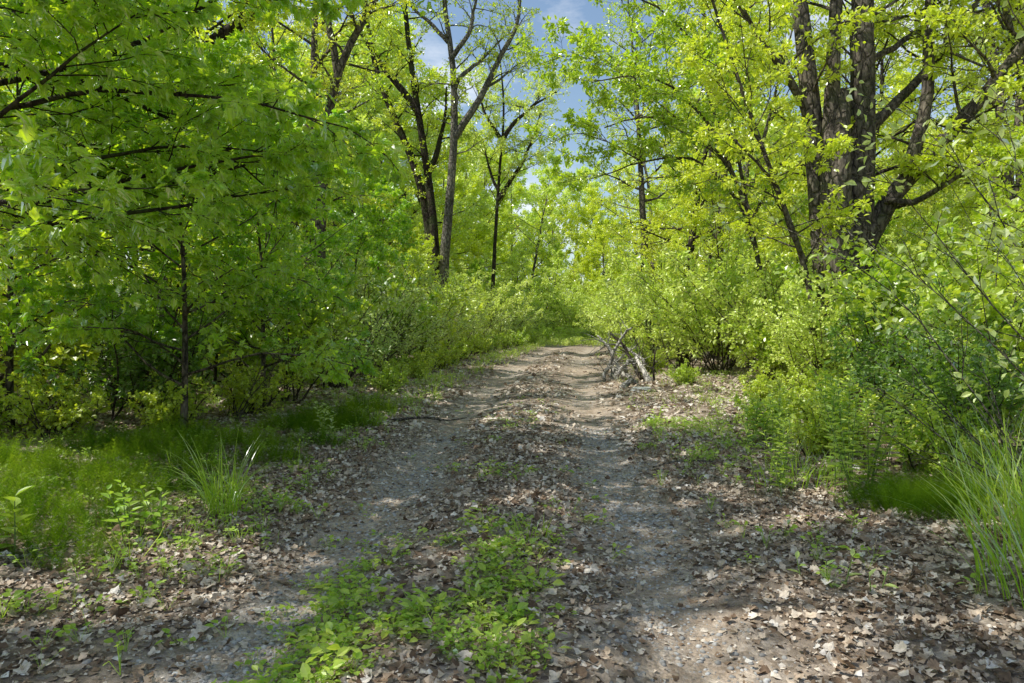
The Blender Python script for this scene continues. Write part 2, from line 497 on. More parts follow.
def tree_proto(name, seed, H, r0, cb, cr, nprim, nsec, nter, per, lsize, tmpl, leaf, bark, lean=0.0, label="", cat="tree", low=.35, topw=.5, droop=.03, flat=.35):
    rng = np.random.default_rng(seed)
    wood = MB(); anchors = []
    T = path(rng, (0, 0, -.15), (lean, 0, 1), H, 14, .045, .02)
    rad = r0 * (1 - np.linspace(0, 1, 14) * .9) * (1 + .5 * np.exp(-np.linspace(0, H, 14) / .35))
    tube(wood, T, rad, 10, .06, rng)
    for i in range(nprim):
        t = cb + (1 - cb) * (i + rng.random() * .8) / nprim
        tt = (t - cb) / (1 - cb)
        p, d = along(T, min(t, .995))
        az = i * 2.4 + rng.uniform(-.5, .5)
        el = math.radians(8 + 55 * tt + rng.uniform(-12, 14))
        prof = (low + (1 - low) * math.sin(PI * min(1, tt * 1.4 + .15)) if tt < .45 else 1 - (1 - topw) * ((tt - .45) / .55) ** 1.3)
        L = cr * prof * rng.uniform(.7, 1.15)
        r = float(np.interp(t, np.linspace(0, 1, 14), rad)) * .5
        B = path(rng, p, (math.cos(az) * math.cos(el), math.sin(az) * math.cos(el), math.sin(el)), L, 7, .13, .03, droop)
        tube(wood, B, np.linspace(r, .006, 7), 5)
        spray(rng, wood, anchors, B, r, nsec, nter, L * .5, droop=droop, flat=flat)
    root = thing(name, label, cat)
    wood.build("trunk", M[bark], root, True)
    crown_leaves(rng, anchors, per, lsize, tmpl).build("crown", M[leaf], root)
    return root

def shrub_proto(name, seed, H, spread, nst, nsec, nter, per, lsize, tmpl, leaf, bark="twig", label="", cat="shrub", arch=.12, tlo=.12, flat=.6, r0=.014):
    rng = np.random.default_rng(seed)
    wood = MB(); anchors = []
    for i in range(nst):
        az = i * 2.4 + rng.uniform(-.6, .6)
        tilt = rng.uniform(.1, 1.0) * spread
        L = H * rng.uniform(.65, 1.12)
        b = rng.normal(size=2) * .16
        S = path(rng, (b[0], b[1], -.05), (math.cos(az) * tilt, math.sin(az) * tilt, 1), L, 9, .09, 0, arch)
        tube(wood, S, np.linspace(r0, .003, 9), 4)
        spray(rng, wood, anchors, S, .012, nsec, nter, H * .3, tlo=tlo, flat=flat, droop=.04)
    root = thing(name, label, cat)
    wood.build("stem", M[bark], root, True)
    crown_leaves(rng, anchors, per, lsize, tmpl).build("foliage", M[leaf], root)
    return root

exec_rng = np.random.default_rng(99)

# ---- placing helpers: the first use moves the prototype, later ones copy it
_used = {}
def place(proto, label, x, y, rz=None, sc=1.0, group=None, tilt=(0, 0), dz=0.0):
    rz = exec_rng.uniform(0, 2 * PI) if rz is None else rz
    loc = (x, y, G(x, y) + dz)
    if not _used.get(proto.name):
        _used[proto.name] = True
        proto.location = loc; proto.rotation_euler = (tilt[0], tilt[1], rz)
        proto.scale = (sc, sc, sc) if not isinstance(sc, tuple) else sc
        proto["label"] = label
        if group: proto["group"] = group
        return proto
    return dup(proto, label, loc, rz, sc, group, tilt)

SIM = T_simple(); DIA = T_diamond(); MAP = T_maple(); ROUND = T_simple(.36, .08, .10); NARROW = T_simple(.19, .06, .2)

# prototypes -------------------------------------------------------
wood_a = tree_proto("forest_tree", 11, 13.5, .17, .30, 3.5, 26, 7, 5, 7, .115, SIM, "leaf_spring", "bark_dark")
wood_b = tree_proto("forest_tree", 12, 16.5, .21, .40, 4.0, 26, 7, 5, 7, .12, SIM, "leaf_green", "bark_brown")
wood_c = tree_proto("forest_tree", 13, 13.0, .14, .24, 3.2, 26, 7, 5, 7, .11, SIM, "leaf_spring", "bark_grey")
far_a = tree_proto("far_tree", 14, 17.0, .2, .06, 4.6, 30, 7, 4, 13, .23, DIA, "leaf_bright", "bark_grey", low=.6, topw=.45, droop=.05)  # bright pale leaf colour stands in for distance haze
far_b = tree_proto("far_tree", 15, 14.5, .17, .06, 4.2, 30, 7, 4, 13, .22, DIA, "leaf_spring", "bark_brown", low=.6, topw=.45, droop=.05)
sap_a = tree_proto("young_tree", 16, 6.0, .05, .10, 2.2, 28, 6, 4, 12, .09, SIM, "leaf_spring", "bark_brown", low=.6, topw=.4)
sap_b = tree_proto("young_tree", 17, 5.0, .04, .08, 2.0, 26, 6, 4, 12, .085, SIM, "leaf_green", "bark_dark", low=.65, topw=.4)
sap_m = tree_proto("young_maple", 18, 5.5, .05, .12, 2.3, 22, 6, 4, 9, .12, MAP, "leaf_maple", "bark_brown", low=.7, topw=.4)
bush_a = shrub_proto("bush", 21, 2.3, .9, 15, 9, 3, 8, .10, ROUND, "leaf_shrub")
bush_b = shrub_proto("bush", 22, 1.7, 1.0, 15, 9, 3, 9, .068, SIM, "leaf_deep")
bush_c = shrub_proto("bush", 23, 3.0, .8, 20, 9, 4, 8, .095, SIM, "leaf_bright", arch=.16)
bush_d = shrub_proto("low_bush", 24, .9, 1.2, 14, 7, 3, 8, .062, ROUND, "leaf_shrub")
bush_e = shrub_proto("bush", 25, 2.2, .9, 17, 9, 4, 9, .058, SIM, "leaf_pale")

# ------------------------------------------------------------------ hero trees
def stem_from_px(pts, d0, extra_up=None):
    """[(u, v, d_offset)] -> world points; v None = ground"""
    out = []
    for q in pts:
        u, v = q[0], q[1]; d = d0 + (q[2] if len(q) > 2 else 0)
        x = px(u, d)
        z = G(x, d) - .1 if v is None else pz(v, d)
        out.append((x, d, z))
    return np.array(out)

def resample(P, n):
    s = np.concatenate([[0], np.cumsum(np.linalg.norm(np.diff(P, axis=0), axis=1))])
    t = np.linspace(0, s[-1], n)
    lin = np.stack([np.interp(t, s, P[:, k]) for k in range(3)], -1)
    for _ in range(2):
        lin[1:-1] = lin[1:-1] * .5 + (lin[:-2] + lin[2:]) * .25
    return lin

def hero(name, label, d0, base_u, stems, branches, bark, leaf, seed, crown, lsize, per, tmpl=SIM, nb=0, up_to=None, cat="tree"):
    """stems/branches: list of (points_px, r0, r1). crown: list of (stem_index, t0, t1, n, length)"""
    rng = np.random.default_rng(seed)
    bx = px(base_u, d0); bz = G(bx, d0)
    org = np.array([bx, d0, bz])
    root = thing(name, label, cat, tuple(org))
    anchors = []; twig = MB(); paths = []
    trunk = MB()
    for k, (pts, r0, r1) in enumerate(stems):
        P = resample(stem_from_px(pts, d0), 18) - org
        P[1:] += np.cumsum(rng.normal(size=(17, 3)) * r0 * .05, axis=0)
        rr = np.linspace(r0, r1, 18)
        tube(trunk, P, rr, 14, .09, rng); paths.append((P, rr))
    limbs = []
    for k, (pts, r0, r1) in enumerate(branches):
        P = resample(stem_from_px(pts, d0), 14) - org
        P[1:] += np.cumsum(rng.normal(size=(13, 3)) * .02, axis=0)
        rr = np.linspace(r0, r1, 14)
        b = MB(); tube(b, P, rr, 10, .07, rng); limbs.append(b); paths.append((P, rr))
    for (k, t0, t1, n, L, ns, nt_) in crown:
        P, rr = paths[k]
        for i in range(n):
            t = t0 + (t1 - t0) * (i + rng.random()) / n
            p, d = along(P, min(t, .999))
            r = float(np.interp(t, np.linspace(0, 1, len(rr)), rr))
            az = i * 2.4 + rng.uniform(-.6, .6)
            el = rng.uniform(-.1, .9)
            dd = np.array([math.cos(az) * math.cos(el), math.sin(az) * math.cos(el), math.sin(el)]) + d * .25
            B = path(rng, p, dd, L * rng.uniform(.6, 1.2), 7, .14, .02, .05)
            tube(twig, B, np.linspace(min(r * .4, .035), .005, 7), 5)
            spray(rng, twig, anchors, B, min(r * .4, .03), ns, nt_, L * .45)
    trunk.build("trunk", M[bark], root, True)
    for b in limbs: b.build("limb", M[bark], root, True)
    if twig.n: twig.build("twigs", M[bark], root, True)
    if anchors: crown_leaves(rng, anchors, per, lsize, tmpl).build("crown", M[leaf], root)
    return root

# the big many-stemmed maple on the right
hero("multi_stem_maple", "massive old maple with several fused upright trunks on the right of the lane", 13.0, 848,
     [([(836, None), (826, 300), (822, 212), (819, 150), (811, 70), (802, 0, .2), (792, -110, .5), (770, -260, 1)], .25, .07),
      ([(842, None, -.15), (834, 290, -.25), (829, 212, -.25), (827, 140, -.2), (834, 80, -.1), (838, 0), (842, -120), (850, -270, -.5)], .20, .06),
      ([(862, None, .1), (856, 290), (855, 212), (859, 130), (861, 60), (860, 0), (868, -130), (885, -280)], .32, .09),
      ([(850, None, -.2), (846, 280, -.3), (842, 212, -.3), (845, 150, -.25), (850, 90, -.1)], .34, .14)],
     [([(858, 262, -.1), (872, 228, -.1), (890, 195, -.2), (910, 172, -.3), (942, 140, -.4), (980, 98, -.6), (1018, 55, -.8), (1060, -10, -1)], .20, .06),
      ([(905, 178, -.2), (917, 158, -.2), (924, 120, -.2), (927, 60, -.1), (926, 0), (930, -110), (936, -200)], .125, .04),
      ([(862, 140), (876, 119, .1), (898, 96, .2), (924, 70, .3), (948, 40, .4), (966, 14, .5), (1000, -40, .6)], .11, .03),
      ([(813, 128), (808, 108, -.1), (795, 82, -.2), (776, 54, -.4), (758, 32, -.5), (742, 5, -.7), (720, -40, -.9)], .09, .03),
      ([(870, 60), (884, 55, .2), (915, 30, .4), (960, 12, .5), (1005, 2, .6)], .07, .02),
      ([(885, 200, -.3), (915, 205, -.5), (945, 186, -.7), (975, 168, -.9), (1010, 150, -1.2)], .07, .02)],
     "bark_brown", "leaf_spring", 31,
     [(0, .55, 1, 14, 3.0, 6, 5), (1, .55, 1, 12, 2.8, 6, 5), (2, .55, 1, 14, 3.0, 6, 5), (4, .35, 1, 14, 1.7, 6, 5), (5, .3, 1, 10, 1.5, 6, 5),
      (6, .3, 1, 9, 1.6, 6, 5), (7, .3, 1, 9, 1.6, 6, 5), (8, .3, 1, 6, 1.5, 6, 4), (9, .3, 1, 7, 1.2, 6, 5), (0, .3, .5, 5, 1.2, 5, 4)], .11, 6)

# tall grey trunk with its two dark neighbours, left of the lane
hero("pale_barked_tree", "tall pale grey trunk with sparse upswept branches against the blue sky", 26.0, 440,
     [([(439, None), (441, 300), (445, 240), (449, 190), (454, 141), (455, 100), (451, 63), (447, 30), (441, -5), (436, -90)], .22, .05)],
     [([(455, 137), (461, 128), (474, 106), (485, 88), (499, 56), (512, 36), (520, 22), (518, -10), (522, -50)], .15, .035),
      ([(455, 88), (460, 76), (480, 60, .2), (495, 44, .4), (504, 34, .5)], .10, .02),
      ([(450, 60), (460, 48, -.2), (471, 35, -.3), (478, 0, -.4), (482, -30, -.5)], .11, .02),
      ([(448, 42), (438, 32, .2), (425, 20, .3), (408, 4, .5), (400, -30, .6)], .09, .02),
      ([(484, 88), (500, 80, .3), (520, 66, .6), (536, 58, .8)], .06, .015)],
     "bark_grey", "leaf_spring", 32,
     [(0, .45, 1, 16, 1.7, 7, 4), (1, .3, 1, 12, 1.6, 7, 4), (2, .3, 1, 8, 1.4, 7, 4), (3, .3, 1, 9, 1.5, 7, 4), (4, .3, 1, 9, 1.5, 7, 4), (5, .3, 1, 6, 1.4, 7, 4)], .11, 2.6)
hero("dark_trunk_tree", "dark leaning trunk forking twice, touching the pale grey trunk on its left", 26.6, 436,
     [([(438, None), (438, 300), (434, 225), (427, 169), (420, 130), (416, 105), (411, 70), (406, 35), (402, 0), (398, -90)], .21, .05)],
     [([(429, 172), (434, 160), (441, 138), (446, 112), (447, 88)], .13, .03),
      ([(417, 108), (407, 96), (395, 82), (383, 67), (370, 50), (360, 35), (346, 15), (338, -20)], .15, .03)],
     "bark_dark", "leaf_spring", 33,
     [(0, .5, 1, 16, 2.0, 6, 4), (1, .3, 1, 7, 1.4, 6, 4), (2, .2, 1, 13, 1.8, 6, 4), (0, .28, .55, 8, 1.5, 6, 4)], .11, 5)
hero("slim_leaning_tree", "slim dark trunk leaning left away from the forked dark one", 27.2, 434,
     [([(434, None), (431, 240), (427, 197), (414, 162), (404, 140), (397, 123), (386, 102), (376, 81), (372, 60), (366, 10), (362, -60)], .24, .04)],
     [], "bark_dark", "leaf_spring", 34, [(0, .45, 1, 16, 1.7, 5, 4)], .10, 8)
hero("thin_crooked_tree", "thin crooked tree with spreading bare branches beside the open strip of sky", 38.0, 494,
     [([(492, None), (493, 280), (496, 220), (499, 180), (502, 141), (505, 120), (504, 100), (500, 60)], .13, .04)],
     [([(502, 141), (506, 134), (514, 122), (527, 112), (540, 100), (556, 92)], .14, .03),
      ([(501, 140), (494, 128), (486, 116), (480, 100), (476, 84)], .12, .03),
      ([(498, 200), (504, 190), (515, 174), (527, 158), (536, 130), (541, 112)], .15, .03),
      ([(498, 190), (490, 174), (484, 158), (482, 140)], .1, .03)],
     "bark_dark", "leaf_bright", 35,
     [(0, .45, 1, 14, 2.2, 7, 5), (1, .3, 1, 12, 2.2, 7, 5), (2, .3, 1, 9, 2.0, 7, 5), (3, .3, 1, 12, 2.2, 7, 5), (4, .3, 1, 8, 1.9, 7, 5)], .15, 3.6)
hero("forked_tree", "slanting slim trunk forking in a V near the top left of the frame", 16.0, 320,
     [([(316, None), (318, 300), (322, 200), (328, 120), (332, 95), (338, 68), (346, 50), (355, 32), (366, 15), (379, -2), (400, -50)], .17, .06)],
     [([(337, 72), (334, 50), (331, 24), (328, 0), (325, -60)], .09, .04)],
     "bark_brown", "leaf_spring", 36, [(0, .35, 1, 16, 1.7, 6, 5), (1, .2, 1, 6, 1.4, 6, 4)], .095, 6)
hero("dark_trunk_tree", "thick dark trunk showing through leaves at upper left with a limb to its right", 11.0, 170,
     [([(162, None), (168, 320), (172, 290), (176, 200), (180, 116), (188, 70), (192, 30), (193, 0), (196, -150), (200, -280)], .20, .08)],
     [([(187, 84), (200, 56, .1), (214, 40, .2), (230, 26, .3), (248, 13, .4), (268, -4, .5), (300, -40, .7)], .13, .06)],
     "bark_dark", "leaf_spring", 37, [(0, .5, 1, 12, 2.0, 7, 5), (1, .3, 1, 9, 1.4, 6, 5), (0, .28, .5, 8, 1.5, 6, 5), (0, .14, .3, 7, 1.2, 6, 5)], .10, 6)
# slim stems in the gloom at far left
for u, d, r, lab, seed in ((40, 18., .14, "dark trunk nearest the left edge, half hidden behind the drooping maple limb", 41),
                           (92, 17., .15, "short visible stretch of dark trunk to the right of a thin pole stem", 42),
                           (68, 21., .07, "thin pole-like stem between two thicker dark trunks at far left", 43)):
    hero("shaded_tree", lab, d, u, [([(u - 2, None), (u, 290), (u, 240), (u + 3, 150), (u + 6, 60), (u + 2, -60), (u + 5, -160)], r, .05)], [],
         "bark_dark", "leaf_spring", seed, [(0, .35, 1, 20, 2.0, 6, 5)], .10, 8)
# right middle distance
hero("twin_stem_tree", "grey twin stems left of the big maple behind the sunlit bushes", 22., 722,
     [([(716, None), (718, 290), (720, 230), (724, 180), (728, 120), (726, 40), (730, -60)], .15, .05),
      ([(710, None), (711, 290), (711, 230), (712, 170), (709, 100), (704, 20), (700, -50)], .11, .04)], [],
     "bark_grey", "leaf_spring", 44, [(0, .35, 1, 18, 2.2, 6, 5), (1, .4, 1, 14, 1.9, 6, 5)], .10, 8)
hero("leaning_sapling", "slender sapling leaning left in front of the big maple", 11.0, 815,
     [([(818, None), (812, 290), (800, 246), (786, 212), (774, 178), (760, 140), (746, 100), (734, 66), (722, 30), (706, -20)], .055, .02)],
     [([(806, 262), (790, 232, -.2), (770, 176, -.3), (745, 148, -.5), (728, 130, -.6)], .04, .015)],
     "bark_brown", "leaf_spring", 45, [(0, .3, 1, 18, 1.5, 6, 5), (1, .2, 1, 7, 1.0, 5, 4)], .085, 8)
hero("arching_sapling", "sapling whose long bare whips arch left over the lane from the right", 14., 770,
     [([(768, None), (762, 280), (748, 210), (730, 165), (706, 135), (676, 118), (640, 112), (604, 128)], .07, .012)],
     [([(742, 196), (716, 132, -.3), (690, 96, -.5), (660, 76, -.6), (620, 70, -.7), (590, 78, -.8)], .045, .01),
      ([(752, 226), (724, 176, .3), (690, 150, .5), (640, 160, .7), (588, 178, .9)], .04, .01),
      ([(748, 210), (732, 110, .2), (706, 50, .4), (664, 8, .6), (610, -14, .8), (560, -16, 1)], .04, .01),
      ([(676, 118, 0), (640, 84, .2), (600, 60, .4), (560, 56, .6), (524, 74, .8)], .02, .004),
      ([(640, 160, .7), (610, 140, .8), (575, 132, 1), (540, 150, 1.2)], .016, .004)],
     "bark_brown", "leaf_green", 46, [(0, .3, 1, 16, 1.3, 7, 4), (1, .3, 1, 16, 1.3, 7, 4), (2, .3, 1, 12, 1.0, 6, 4), (3, .3, 1, 18, 1.3, 7, 4), (4, .1, 1, 14, .9, 7, 3), (5, .1, 1, 9, .7, 6, 3)], .10, 5.5)

# the maple whose leafy limbs droop into the left foreground
def overhang_maple():
    rng = np.random.default_rng(51)
    ox, oy = -5.6, 6.2
    root = thing("overhanging_maple", "large-leaved maple drooping its boughs into the left foreground", "tree", (ox, oy, G(ox, oy)))
    trunk = MB(); anchors = []; twig = MB()
    T = path(rng, (0, 0, -.2), (.04, 0, 1), 11, 14, .03, .02)
    rr = np.linspace(.2, .05, 14); tube(trunk, T, rr, 12, .07, rng)
    trunk.build("trunk", M["bark_brown"], root, True)
    # limbs: (height, azimuth deg, length, rise)
    for h, az, L, el, dr in ((2.2, -14, 3.8, .02, .09), (2.3, 10, 4.0, .02, .09), (2.4, -36, 3.4, .0, .09), (2.5, 26, 4.0, .0, .09), (2.5, -6, 3.4, .0, .10), (2.6, -30, 3.2, .0, .10), (2.8, 18, 3.6, .02, .10), (3.0, -16, 4.4, .05, .11), (3.2, -48, 3.6, .05, .10), (3.3, 4, 4.5, .05, .12),
                             (3.5, -34, 4.2, .08, .12), (3.7, 28, 3.8, .08, .11), (3.9, -8, 4.6, .1, .13), (4.1, -58, 3.8, .1, .12), (4.3, 14, 4.6, .1, .13), (4.5, -24, 4.6, .15, .14),
                             (4.8, -42, 4.2, .2, .14), (5.0, 2, 4.6, .2, .14), (5.3, 34, 3.8, .2, .13), (5.6, -14, 4.6, .25, .14), (5.9, -64, 3.6, .3, .13), (6.3, 10, 4.2, .3, .13), (6.7, -32, 4.0, .4, .13), (7.4, -6, 3.6, .5, .12),
                             (7.2, 8, 5.2, .12, .07), (7.6, -18, 5.4, .15, .07), (8.0, -36, 5.4, .15, .07), (8.3, 24, 5.0, .2, .07), (8.8, -4, 5.2, .2, .07), (9.2, -52, 5.0, .25, .07),  # long high limbs out of view, added to shade the foreground
                             (5., 150, 3, .2, .1), (6, 220, 3, .3, .1), (7.5, 100, 3, .4, .1), (8, 260, 3, .5, .1)):
        t = (h + .2) / 11
        p, d = along(T, t)
        a = math.radians(az)
        B = path(rng, p, (math.cos(a), math.sin(a), el), L, 11, .08, .03, dr)
        b = MB(); tube(b, B, np.linspace(.034, .005, 11), 7, .05, rng); b.build("limb", M["bark_dark"], root, True)
        spray(rng, twig, anchors, B, .02, 15, 5, 1.15, tlo=.15, flat=.3, droop=.10)
    twig.build("twigs", M["bark_dark"], root, True)
    crown_leaves(rng, anchors, 7.5, .10, MAP, .07, 1.0).build("crown", M["leaf_maple"], root)
overhang_maple()

# ------------------------------------------------------------------ the wood
def wood_tree(protos, label, group, spots):
    for k, (x, y, s) in enumerate(spots):
        p = protos[k % len(protos)]
        place(p, label, x, y, sc=s * exec_rng.uniform(.92, 1.08), group=group)

rw = np.random.default_rng(61)
def scatter(n, x0, x1, y0, y1, mind, keep):
    out = []
    for _ in range(4000):
        if len(out) >= n: break
        x, y = rw.uniform(x0, x1), rw.uniform(y0, y1)
        if keep(x, y) and all(math.hypot(x - a, y - b) > mind for a, b, _s in out):
            out.append((x, y, rw.uniform(.8, 1.12)))
    return out
o_ = lambda x, y: x - float(lane_x(y))
# left wood, near to far
wood_tree([wood_a, wood_b, wood_c], "slim tree standing in the shaded wood left of the lane", "trees in the left wood",
          [(-9.4, 14.6, 1), (-12.5, 12, 1.05), (-9, 18, 1), (-13, 17, 1.1), (-6.4, 21.5, 1), (-11.5, 23, 1), (-16, 22, 1.1), (-9, 29, 1), (-14, 30, 1.1), (-19, 28, 1.1)])
wood_tree([far_b, far_a], "distant tree filling the wood behind the left trunks", "far trees in the left wood",
          scatter(30, -42, -5, 32, 66, 3.2, lambda x, y: o_(x, y) < -7))
# right wood
wood_tree([wood_c, wood_a, wood_b], "slim tree standing in the bright wood right of the lane", "trees in the right wood",
          [(10.5, 12.5, 1), (9.0, 17, 1), (13, 17.5, 1.05), (7.6, 22.5, .9), (11.5, 23, 1), (16.5, 22, 1.1), (9.2, 28.5, .95), (14.5, 30, 1.1), (20, 29, 1.1), (13, 8.5, .95), (4.9, 19.6, .85), (5.3, 26.5, .95), (6.4, 31.5, 1.05)])
wood_tree([far_a, far_b], "distant tree filling the wood behind the big maple", "far trees in the right wood",
          scatter(32, 8, 46, 32, 66, 3.2, lambda x, y: o_(x, y) > 6))
# closing the lane
wood_tree([far_a, far_b], "hazy tree closing the view where the lane disappears", "trees at the end of the lane",
          [(1.5, 60, .95), (4.5, 66, 1.05), (-4.0, 57, .75), (8.5, 68, .95), (0, 72, 1.1), (13, 64, .95), (-5.5, 64, 1.0), (4, 80, 1.0), (11, 84, 1.1), (-3, 84, 1.1), (3.0, 55, .42), (17, 76, 1.1), (-9, 76, 1.1), (5.5, 57, .5), (.3, 54, .4), (7.5, 58, .7)])
wood_tree([far_a, far_b], "tall pale-leaved tree behind the forked trunks left of the sky gap", "tall trees behind the forked trunks",
          [(-10.5, 43, 1.15), (-7.2, 47, 1.25), (-5.2, 46, 1.1), (-3.0, 59, 1.1), (-7.0, 38, .95), (-13.5, 40, 1.2), (-9, 36, 1.0)])
wood_tree([far_a, far_b], "far-off tree in the last line of the wood", "farthest line of trees",
          [(x + 2 * math.sin(x * 3.1), 92 + 9 * math.sin(x * 1.7), 1.15) for x in np.arange(-70, 71, 5.5)])
# understorey, left
wood_tree([sap_b, sap_a, sap_m], "leafy young tree in the understorey left of the lane", "young trees left of the lane",
          [(-4.6, 10.6, .7), (-7.6, 9.0, .8), (-4.4, 13.4, .75), (-6.9, 13.0, .9), (-10.2, 10.8, 1), (-4.1, 17.5, .85), (-7.4, 16, 1), (-11.5, 15, 1.1), (-4.3, 21.5, .9), (-8.2, 21, 1), (-3.8, 25.5, .7),
           (-12.5, 20, 1.1), (-6.4, 26, 1), (-10.4, 26.5, 1.1), (-3.6, 30, .7), (-2.9, 35, .75), (-6, 35, 1), (-2.2, 42, .8), (-14.5, 12, 1.1), (-5, 41, 1)])
sap_o = tree_proto("young_maple", 19, 5.2, .045, .14, 2.3, 32, 6, 4, 8, .105, MAP, "leaf_maple", "bark_brown", low=.8, topw=.5, droop=.13, flat=.3)
for x_, y_, s_, l_ in ((-3.7, 7.7, .86, "young maple leaning its broad leaves over the fuzzy green bed"), (-5.6, 7.6, .95, "young maple nearest the left edge below the drooping boughs"),
                       (-3.5, 9.6, .8, "young maple above the rounded green bush at the left lane edge")):
    place(sap_o, l_, x_, y_, sc=s_)
# understorey, right
wood_tree([sap_a, sap_b], "leafy young tree in the understorey right of the lane", "young trees right of the lane",
          [(5.6, 17.5, .85), (8.4, 10.8, .75), (10.4, 9.4, .9), (7.9, 15.6, .9), (11.4, 14.5, 1), (5.7, 21.5, .95), (8.2, 19.8, 1), (12, 20, 1.1), (6.0, 25.5, .9), (9.4, 25.5, 1.1), (6.7, 30, .95), (11, 31, 1.1), (8.6, 35.5, 1.0), (6.9, 34.5, .8),
           (9.5, 41, 1), (8.2, 46, .9), (7.2, 52, .9), (14, 26, 1.1), (8.4, 7.6, .7)])

# shrubs ------------------------------------------------------------
def bushes(specs, group):
    for p, x, y, s, lab in specs:
        place(p, lab, x, y, sc=s, group=group)
bushes([(bush_a, -3.3, 10.4, .95, "rounded green bush at the left lane edge beyond the fuzzy green bed"),
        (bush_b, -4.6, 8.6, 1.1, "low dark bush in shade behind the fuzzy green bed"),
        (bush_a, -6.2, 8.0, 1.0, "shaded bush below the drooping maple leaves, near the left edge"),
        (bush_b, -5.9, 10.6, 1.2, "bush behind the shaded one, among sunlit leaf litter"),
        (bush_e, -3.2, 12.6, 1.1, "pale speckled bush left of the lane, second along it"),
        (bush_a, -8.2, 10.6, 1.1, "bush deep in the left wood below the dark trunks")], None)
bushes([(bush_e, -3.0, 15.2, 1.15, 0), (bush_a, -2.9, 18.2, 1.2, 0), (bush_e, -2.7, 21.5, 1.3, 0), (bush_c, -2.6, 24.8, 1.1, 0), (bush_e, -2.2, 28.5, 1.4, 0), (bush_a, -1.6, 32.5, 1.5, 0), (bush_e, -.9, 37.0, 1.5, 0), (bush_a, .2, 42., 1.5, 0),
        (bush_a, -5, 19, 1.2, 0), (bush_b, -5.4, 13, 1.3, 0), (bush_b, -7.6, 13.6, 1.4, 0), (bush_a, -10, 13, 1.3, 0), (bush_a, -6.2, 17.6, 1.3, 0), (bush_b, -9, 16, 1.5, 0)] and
       [(p, x, y, s, "light green bush in the row along the left side of the lane") for p, x, y, s in
        [(bush_e, -3.0, 15.2, 1.15), (bush_a, -2.9, 18.2, 1.2), (bush_e, -2.7, 21.5, 1.3), (bush_c, -2.6, 24.8, 1.1), (bush_e, -2.2, 28.5, 1.4), (bush_c, -1.7, 32.5, 1.2), (bush_e, -.9, 37.0, 1.4), (bush_c, .2, 42., 1.1),
         (bush_a, -5, 19, 1.2), (bush_b, -5.4, 13, 1.3), (bush_b, -7.6, 13.6, 1.4), (bush_a, -10, 13, 1.3), (bush_a, -6.2, 17.6, 1.3), (bush_b, -9, 16, 1.5)]], "bushes along the left side")
bushes([(bush_c, 4.7, 15.6, 1.1, "tall sunlit yellow-green bush right of the lane behind the fallen branches"),
        (bush_c, 5.3, 13.6, 1.0, "bright bush between the sunlit bush and the big maple"),
        (bush_a, 4.9, 12.6, .7, "small bright bush in front of the sunlit one at the clearing's back"),
        (bush_c, 4.9, 10.9, .72, "sunlit bush in front of the leaning sapling at the clearing's right edge"),
        (bush_a, 6.0, 10.4, 1.1, "green bush at the foot of the big maple"),
        (bush_b, 4.6, 8.0, .95, "shaded green bush behind the tall weeds on the right"),
        (bush_a, 5.6, 7.8, 1.0, "dark green bush right of the shaded one, below the big limb"),
        (bush_e, 6.4, 7.6, 1.15, "pale-leaved bush near the right edge behind bare grey twigs"),
        (bush_b, 4.1, 6.0, .8, "low bush beside the tall grass at the right edge"),
        (bush_a, 7.6, 9.4, 1.2, "bush in the second row at the right edge")], None)
bushes([(p, x, y, s, "yellow-green bush in the row along the right side of the lane") for p, x, y, s in
        [(bush_c, 4.6, 18.4, 1.05), (bush_e, 4.5, 21.5, 1.2), (bush_c, 4.9, 24.5, 1.1), (bush_e, 5.4, 28, 1.3), (bush_c, 6.0, 32, 1.1), (bush_e, 6.8, 36, 1.3), (bush_c, 6.0, 41, .9), (bush_e, 5.2, 46., .9),
         (bush_a, 7.2, 13.2, 1.2), (bush_c, 8.8, 13.6, 1.1), (bush_a, 9.4, 11.6, 1.2), (bush_c, 6.4, 18.8, 1.1)]], "bushes along the right side")
bushes([(p, x, y, s, "dense shrub closing the lane's far end") for p, x, y, s in [(bush_e, 2.2, 52, 1.5), (bush_c, 3.8, 54.5, 1.3), (bush_e, .6, 49, 1.6), (bush_e, 5.4, 54, 1.9), (bush_c, 1.2, 52, 1.6), (bush_c, 4.8, 50, 1.5), (bush_c, 7, 52, 1.6), (bush_c, -1, 51, 1.7)] + [(bush_e if i % 2 else bush_c, -14 + i * 2.4, 57 + 3 * math.sin(i * 2.2), 1.9) for i in range(15)]], "shrubs at the end of the lane")
bushes([(bush_d, x, y, s, "low leafy plant at the foot of the left bushes") for x, y, s in
        [(-2.25, 12.2, .55), (-2.35, 13.6, .6), (-2.1, 15.0, .55), (-2.1, 16.6, .7), (-1.95, 18.4, .7), (-1.8, 20.4, .75), (-1.6, 22.5, .8), (-1.3, 25, .9), (-1.0, 27.5, .9), (-.4, 30.5, .9), (.3, 34, 1), (1, 38, 1), (1.9, 42, 1.1),
         (-3.6, 9.4, .8), (-4.9, 7.4, .8), (-6.3, 6.6, .9), (-4.0, 8.0, .7), (-7.6, 7.2, .9), (-5.6, 7.0, .7)]], "low plants along the left bushes")
bushes([(bush_d, x, y, s, "low leafy plant on the forest floor at the right bushes' feet") for x, y, s in
        [(3.3, 13.2, .5), (4.0, 11.0, .55), (4.6, 10.2, .7), (3.6, 8.7, .6), (5.2, 9.2, .8), (3.0, 8.0, .5), (3.4, 7.2, .7), (4.4, 7.0, .7), (2.9, 6.4, .5), (3.5, 5.6, .6), (4.6, 5.4, .9), (3.4, 16.8, .7), (3.6, 20, .8), (4, 23, .8), (4.2, 26, .9), (4.6, 30, .9)]], "low plants along the right bushes")

